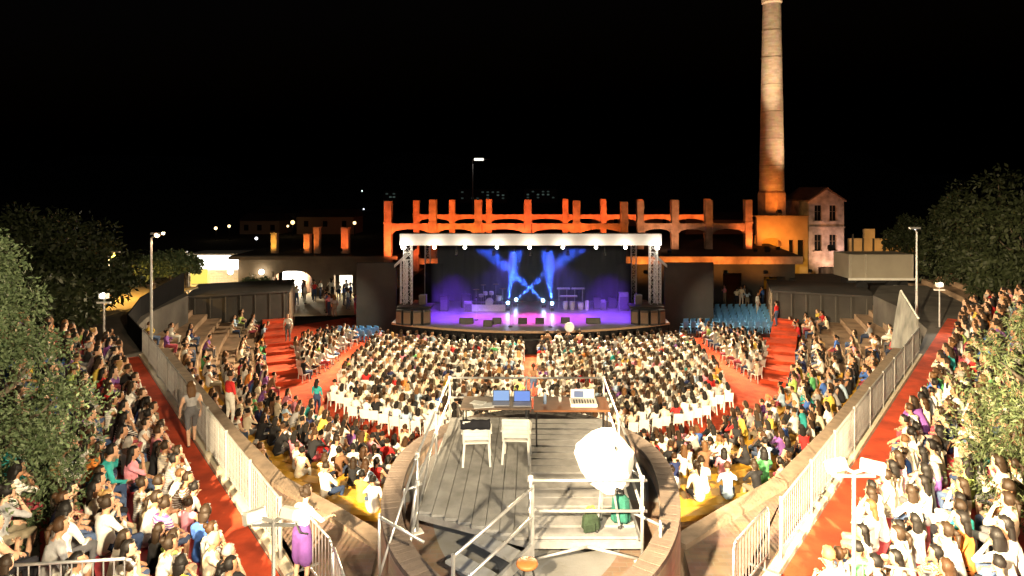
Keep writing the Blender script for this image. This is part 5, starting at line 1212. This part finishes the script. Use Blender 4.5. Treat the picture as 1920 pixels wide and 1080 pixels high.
for v in range(10):
    B, hd, hands = seated_bones(v, prg); me = body_mesh('body', B, hd, hands, 900)
    hairs = {s: hair_mb(s, hd).mesh('hair', M_HAIR) for s in set(STY)}
    for h in hairs.values(): h.polygons.foreach_set('use_smooth', [True] * len(h.polygons))
    SEATED.append((me, hairs))
    low = body_mesh('low', B, hd, hands, 210, False, .04); LOW.append((low, {s: hair_mb(s, hd, 8, 5) for s in set(STY)}))
STAND = {}; LOWST = []
for ps in ('idle', 'walk', 'lean', 'photo'):
    B, hd, hands = standing_bones(ps, prg); STAND[ps] = (body_mesh('body', B, hd, hands, 1300), {s: hair_mb(s, hd).mesh('hair', M_HAIR) for s in set(STY)}, hd)
    if ps in ('idle', 'photo'): LOWST.append((body_mesh('low', B, hd, hands, 230, False, .04), {s: hair_mb(s, hd, 8, 5) for s in set(STY)}))

def add_person(label, group, me, hair, pos, f, top, hairc, sc=1.0, tilt=0.0):
    o = bpy.data.objects.new('person', me); COL.objects.link(o); o.location = pos; o.rotation_euler = (0, 0, math.atan2(f[1], f[0]) - PI / 2 + tilt); o.scale = (sc, sc, sc); o.color = (*TOPS[top], 1)
    tag(o, label, 'person', group)
    h = bpy.data.objects.new('hair', hair); COL.objects.link(h); h.parent = o; h.color = (*HAIRS[hairc], 1); return o

# orchestra rows on white chairs
ORCH = []
NROW = 19
for j in range(NROW):
    t_ = j / (NROW - 1); Y0 = 25.7 + .81 * j; cur = .046 * (1 - .75 * t_)
    for sd in (-1, 1):
        x = .62; k = 0
        while x < 17:
            Y = Y0 + cur * x * x
            inside = Y > Yin(x) + .75 and x < 10.1 - max(0, .08 * (33 - Y0))
            fr = 40.7 + 2.6 * (min(x, 9.4) / 9.4) ** 2
            if inside and Y < fr - 1.0:
                ORCH.append(('%s orchestra block' % SIDE[sd], j, x, Vector((sd * x, Y, .003)), Vector((-sd * .10 * x / 8 + random.uniform(-.06, .06), 1)).normalized())); k += 1
            x += .51
for sd in (-1, 1):        # side blocks turned towards the stage
    f = Vector((-sd * .62, .78)).normalized(); r_ = Vector((f.y, -f.x)) * sd
    for j in range(-4, 17):
        for k in range(-2, 13):
            p = Vector((sd * 11.6, 36.0)) + f * .80 * j + r_ * .51 * (k - 1)
            if 11.8 < abs(p.x) < 17.4 and not (sd < 0 and p.y > 43.0 and abs(p.x) < 13.6) and p.y > Yin(abs(p.x)) + .5 and p.y < (45.2 if abs(p.x) < 12.8 else 47.6 if sd < 0 else 44.2) and p.y > 34.4: ORCH.append(('%s side block' % SIDE[sd], j + 4, k, Vector((p.x, p.y, .003)), f))
# white chairs: the nearest 300 one by one, the rest as one mass
def chair_mb():
    m = MB(); m.box((0, .02, .42), (.43, .42, .03))
    m.add([(-.21, -.19, .44), (.21, -.19, .44), (.21, -.27, .84), (-.21, -.27, .84), (-.21, -.165, .44), (.21, -.165, .44), (.21, -.245, .84), (-.21, -.245, .84)], [(0, 1, 2, 3), (7, 6, 5, 4), (3, 2, 6, 7), (0, 3, 7, 4), (1, 5, 6, 2), (0, 4, 5, 1)])
    for sx in (-1, 1):
        for sy in (-1, 1): m.bar((sx * .19, sy * .18, .42), (sx * .22, sy * .22, 0), .035, .035)
    return m
cm = chair_mb(); ME_CH = cm.mesh('folding_chair', M_PLASTIC)
def px_of(p): return (CX + p.x / p.y * F, HY + (H - p.z) / p.y * F)
ORCH = [(a, b, c, p + Vector((random.uniform(-.07, .07), random.uniform(-.1, .1), 0)), f) for a, b, c, p, f in ORCH]
ORCH.sort(key=lambda a: a[3].y)
cnt = {}
rest = MB()
for n_, (sec, j, k, p, f) in enumerate(ORCH):
    rz = math.atan2(f.y, f.x) - PI / 2
    if n_ < 300:
        o = bpy.data.objects.new('white_chair', ME_CH); COL.objects.link(o); o.location = p; o.rotation_euler = (0, 0, rz); c_ = cnt.setdefault((sec, j), 0) + 1; cnt[(sec, j)] = c_
        tag(o, 'white chair, %s row from back of %s, %s along' % (ordinal(j + 1), sec, ordinal(c_)), 'chair', 'white orchestra chairs')
    else:
        M = Matrix.Rotation(rz, 3, 'Z'); rest.add([M @ Vector(v) + p for v in cm.v], cm.f)
o = rest.build('white_chairs', M_PLASTIC); tag(o, 'rows of white chairs under the far orchestra audience', 'chairs', kind='stuff')

# who sits where
people = []
for a in SEATS: people.append((*a, 'seat'))
for sec, j, k, p, f in ORCH:
    if random.random() < (.95 if j > 0 else .9): people.append((sec, j, k, p, f, 'seat'))
def in_frame(p):
    x, y = px_of(p + Vector((0, 0, 1.0))); return -15 < x < 1935 and y < 1105
people = [q for q in people if q[3].y > 2 and in_frame(q[3])]
people.sort(key=lambda q: q[3].length_squared + (q[3].z - H) ** 2 - q[3].z ** 2)
near, far = people[:288], people[288:]
near.sort(key=lambda q: (q[0], q[1], q[2]))
count = {}
HSTY = {'short': 'short', 'bob': 'bobbed', 'long': 'long', 'ponytail': 'ponytailed', 'bun': 'tied up'}
TWO = {k: (w * (3.0 if k in ('white', 'cream') else .6)) for k, w in TW.items()}
for sec, j, s, p, f, kd in near:
    c_ = count.get((sec, j), 0) + 1; count[(sec, j)] = c_
    v = random.randrange(10); sty = random.choice(STY); top = pick(TW); hc = pick(HW)
    if sec == 'right stand' and random.random() < .35: top = random.choice(['white', 'cream'])
    lab = '%s top, %s %s hair, %s row %s, %s along' % (top, HSTY[sty], hc, ordinal(j + 1), sec, ordinal(c_))
    lab = 'person in ' + lab
    add_person(lab, 'audience in the %s' % sec, SEATED[v][0], SEATED[v][1][sty], p, f, top, hc, random.uniform(.82, 1.0), random.uniform(-.55, .55))

# the rest of the audience as one mass
def crowd(name, items, label):
    VV, TT, CC = [], [], []; base = 0
    rg = random.Random(11)
    for low, hair, p, f, top, hc, sc in items:
        a = math.atan2(f[1], f[0]) - PI / 2 + rg.uniform(-.25, .25); ca, sa = math.cos(a) * sc, math.sin(a) * sc
        Mx = np.array([[ca, -sa, 0], [sa, ca, 0], [0, 0, sc]])
        V, Fs, lab = low; sk = rg.choice(SKIN_C); bt_ = rg.choice(BOT_C); cols = [sk, TOPS[top], bt_, (.05, .05, .05)]
        cols = [np.array(c) * rg.uniform(.85, 1.1) for c in cols]
        VV.append(V @ Mx.T + np.array(p)); 
        for fc, l in zip(Fs, lab): TT.append(tuple(i + base for i in fc)); CC.append(cols[l])
        base += len(V)
        hv = np.array([tuple(v) for v in hair.v]); VV.append(hv @ Mx.T + np.array(p)); hcq = np.array(HAIRS[hc]) * 1.0
        for fc in hair.f: TT.append(tuple(i + base for i in fc)); CC.append(hcq)
        base += len(hv)
    V = np.concatenate(VV); me = bpy.data.meshes.new(name); nl = sum(len(t) for t in TT)
    me.vertices.add(len(V)); me.vertices.foreach_set('co', V.astype(np.float32).ravel()); me.loops.add(nl); me.loops.foreach_set('vertex_index', np.fromiter((i for t in TT for i in t), np.int32, nl))
    lens = np.array([len(t) for t in TT], np.int32); me.polygons.add(len(TT)); me.polygons.foreach_set('loop_start', np.concatenate([[0], np.cumsum(lens)[:-1]]).astype(np.int32)); me.polygons.foreach_set('loop_total', lens)
    me.update(); at_ = me.attributes.new('col', 'FLOAT_COLOR', 'FACE'); C4 = np.concatenate([np.array(CC), np.ones((len(CC), 1))], 1).astype(np.float32); at_.data.foreach_set('color', C4.ravel())
    me.polygons.foreach_set('use_smooth', [True] * len(TT))
    if 'crowd' not in MATS:
        m = bpy.data.materials.new('crowd'); m.use_nodes = True; n = m.node_tree.nodes; an = n.new('ShaderNodeAttribute'); an.attribute_name = 'col'; m.node_tree.links.new(an.outputs['Color'], n['Principled BSDF'].inputs['Base Color']); n['Principled BSDF'].inputs['Roughness'].default_value = .85; n['Principled BSDF'].inputs['Specular IOR Level'].default_value = .25; MATS['crowd'] = m
    me.materials.append(MATS['crowd']); o = bpy.data.objects.new(name, me); COL.objects.link(o); tag(o, label, 'audience', kind='stuff'); return o
items = []
for sec, j, s, p, f, kd in far:
    v = random.randrange(10); sty = random.choice(STY); top = pick(TWO if 'block' in sec else TW)
    items.append((LOW[v][0], LOW[v][1][sty], p, f, top, pick(HW), random.uniform(.92, 1.06)))
crowd('seated_audience', items, 'mass of seated people filling the orchestra and far terraces')
items = []
for k in range(46):      # people standing about in the foyer left of the stage
    p = Vector((random.uniform(-22, -12.8), random.uniform(46.5, 55.2), .9)); 
    if p.x < -16.3 and p.y < 51.0: p.y += 4.2
    lw = random.choice(LOWST); a = random.uniform(0, 6.3); items.append((lw[0], lw[1][random.choice(STY)], p, (math.cos(a), math.sin(a)), pick(TW), pick(HW), random.uniform(.94, 1.06)))
for k in range(9):
    p = Vector((random.uniform(15.5, 20), random.uniform(49.5, 52), .9)); lw = random.choice(LOWST); a = random.uniform(0, 6.3)
    items.append((lw[0], lw[1][random.choice(STY)], p, (math.cos(a), math.sin(a)), pick(TW), pick(HW), 1))
crowd('standing_crowd', items, 'people standing about in the foyer beside the stage')

# single people standing
def solo(px, py, L, pose, f, top, hc, sty, label, sc=1.0):
    p = at(px, py, L); me, hs_, hd = STAND[pose]; return add_person(label, 'people on their feet', me, hs_[sty], p, f, top, hc, sc)
solo(359, 836, LW + .02, 'walk', (-.62, .78), 'grey', 'light brown', 'long', 'person in a grey top and dark shorts walking on the left carpet')
# person in purple skirt leaning on the rim
o = solo(566, 1100, LW + .02, 'lean', (.5, .86), 'white', 'dark brown', 'bun', 'person in white top and purple skirt at the crowd barrier')
me = o.data.copy(); me.materials[2] = mat('purple cloth', (.13, .05, .22), .9, var=.2, scale=8); o.data = me
m = MB(); m.path([(-.14, -.12, 1.33), (0, -.16, 1.2), (.13, -.15, 1.02), (.17, -.02, .95)], .016, 6); s_ = m.build('shoulder_strap', M_DARK); s_.parent = o
solo(431, 800, 3.3, 'idle', (.6, .8), 'red', 'dark brown', 'short', 'person in red top standing inside the left fence')
solo(594, 782, .35, 'idle', (.3, .95), 'teal', 'black', 'long', 'person in teal top standing at the edge of the red carpet')
solo(1000, 745, 0.0, 'walk', (0, 1), 'brown', 'brown', 'ponytail', 'person walking along the red centre aisle')
for k, (px, f, top, lab) in enumerate(((1027, (0, 1), 'brown', 'photographer in brown standing leftmost below the stage'), (1047, (.2, 1), 'white', 'photographer in white standing below the stage'), (1066, (0, 1), 'black', 'person in black holding a round white reflector'), (1088, (-.3, 1), 'orange', 'person in orange standing rightmost below the stage'))):
    p = Vector(((px - CX) * 39.2 / F, 39.2 + .1 * k, 0)); me, hs_, hd = STAND['photo' if k != 3 else 'idle']; add_person(lab, 'people on their feet', me, hs_['short'], p, f, top, 'dark brown')
p = atY(1067, 612, 39.1); m = MB(); m.lathe((0, 0, 0), [(0, .03), (.2, .03), (.29, .015), (.3, 0), (.29, -.015), (0, -.02)], 20)
o = m.build('reflector_disc', mat('reflector', (.75, .72, .78), .5), None, True); o.location = (p.x, p.y - .25, p.z); o.rotation_euler = (R(80), 0, 0); tag(o, 'round white reflector held up below the stage', 'reflector')
for k, (px, py, L, top, lab) in enumerate(((540, 640, 1.2, 'white', 'usher in white on the left carpeted stairs'), (1456, 612, 1.3, 'red', 'person in red standing at the top of the right stairs'), (1420, 590, 1.0, 'white', 'person in white standing behind the blue chairs'), (1390, 575, 1.0, 'cream', 'person in cream standing behind the blue chairs'))):
    solo(px, py, L, 'idle', (random.uniform(-.5, .5), -.4 + .8 * (k % 2)), top, 'dark brown', 'short', lab)
# open blue chairs standing empty at the right of the stage
M_BLUE = mat('blue plastic', (.17, .44, .80), .5, var=.12)
ME_BL = cm.mesh('blue_chair', M_BLUE)
fB = Vector((-.62, .78)).normalized(); rB = Vector((fB.y, -fB.x)); oB = Vector((11.6, 45.6))
for j in range(7):
    q0 = oB - fB * .62 * (j - 3) + Vector((.9, 0)); zc = .25 + .09 * j
    q0 = Vector((11.2 + .62 * .0, 44.9 + .62 * j))
    dk_ = MB(); dk_.prism([(10.4 + .12 * j, 44.55 + .62 * j), (17.2 + .05 * j, 44.55 + .62 * j), (17.2 + .05 * j, 45.16 + .62 * j), (10.4 + .12 * j, 45.16 + .62 * j)], .004, zc); struct('chair_step', dk_, M_DARK, '%s dark step from the front under the empty blue chairs' % ordinal(j + 1))
    for k in range(13):
        m = bpy.data.objects.new('blue_chair', ME_BL); COL.objects.link(m); m.location = (10.75 + .12 * j + .50 * k, 44.86 + .62 * j, zc + .003); m.rotation_euler = (0, 0, R(28 + random.uniform(-6, 6)))
        tag(m, 'empty blue chair, %s row from the front, %s from the stage' % (ordinal(j + 1), ordinal(k + 1)), 'chair', 'empty blue chairs right of the stage')
for j in range(3):
    for k in range(6):
        m = bpy.data.objects.new('blue_chair', ME_BL); COL.objects.link(m); m.location = (-13.3 + .5 * k + .1 * j, 43.4 + .62 * j, .003); m.rotation_euler = (0, 0, R(-28 + random.uniform(-8, 8)))
        tag(m, 'blue chair left of the stage, %s row from the front, %s from the left' % (ordinal(j + 1), ordinal(k + 1)), 'chair', 'blue chairs left of the stage')
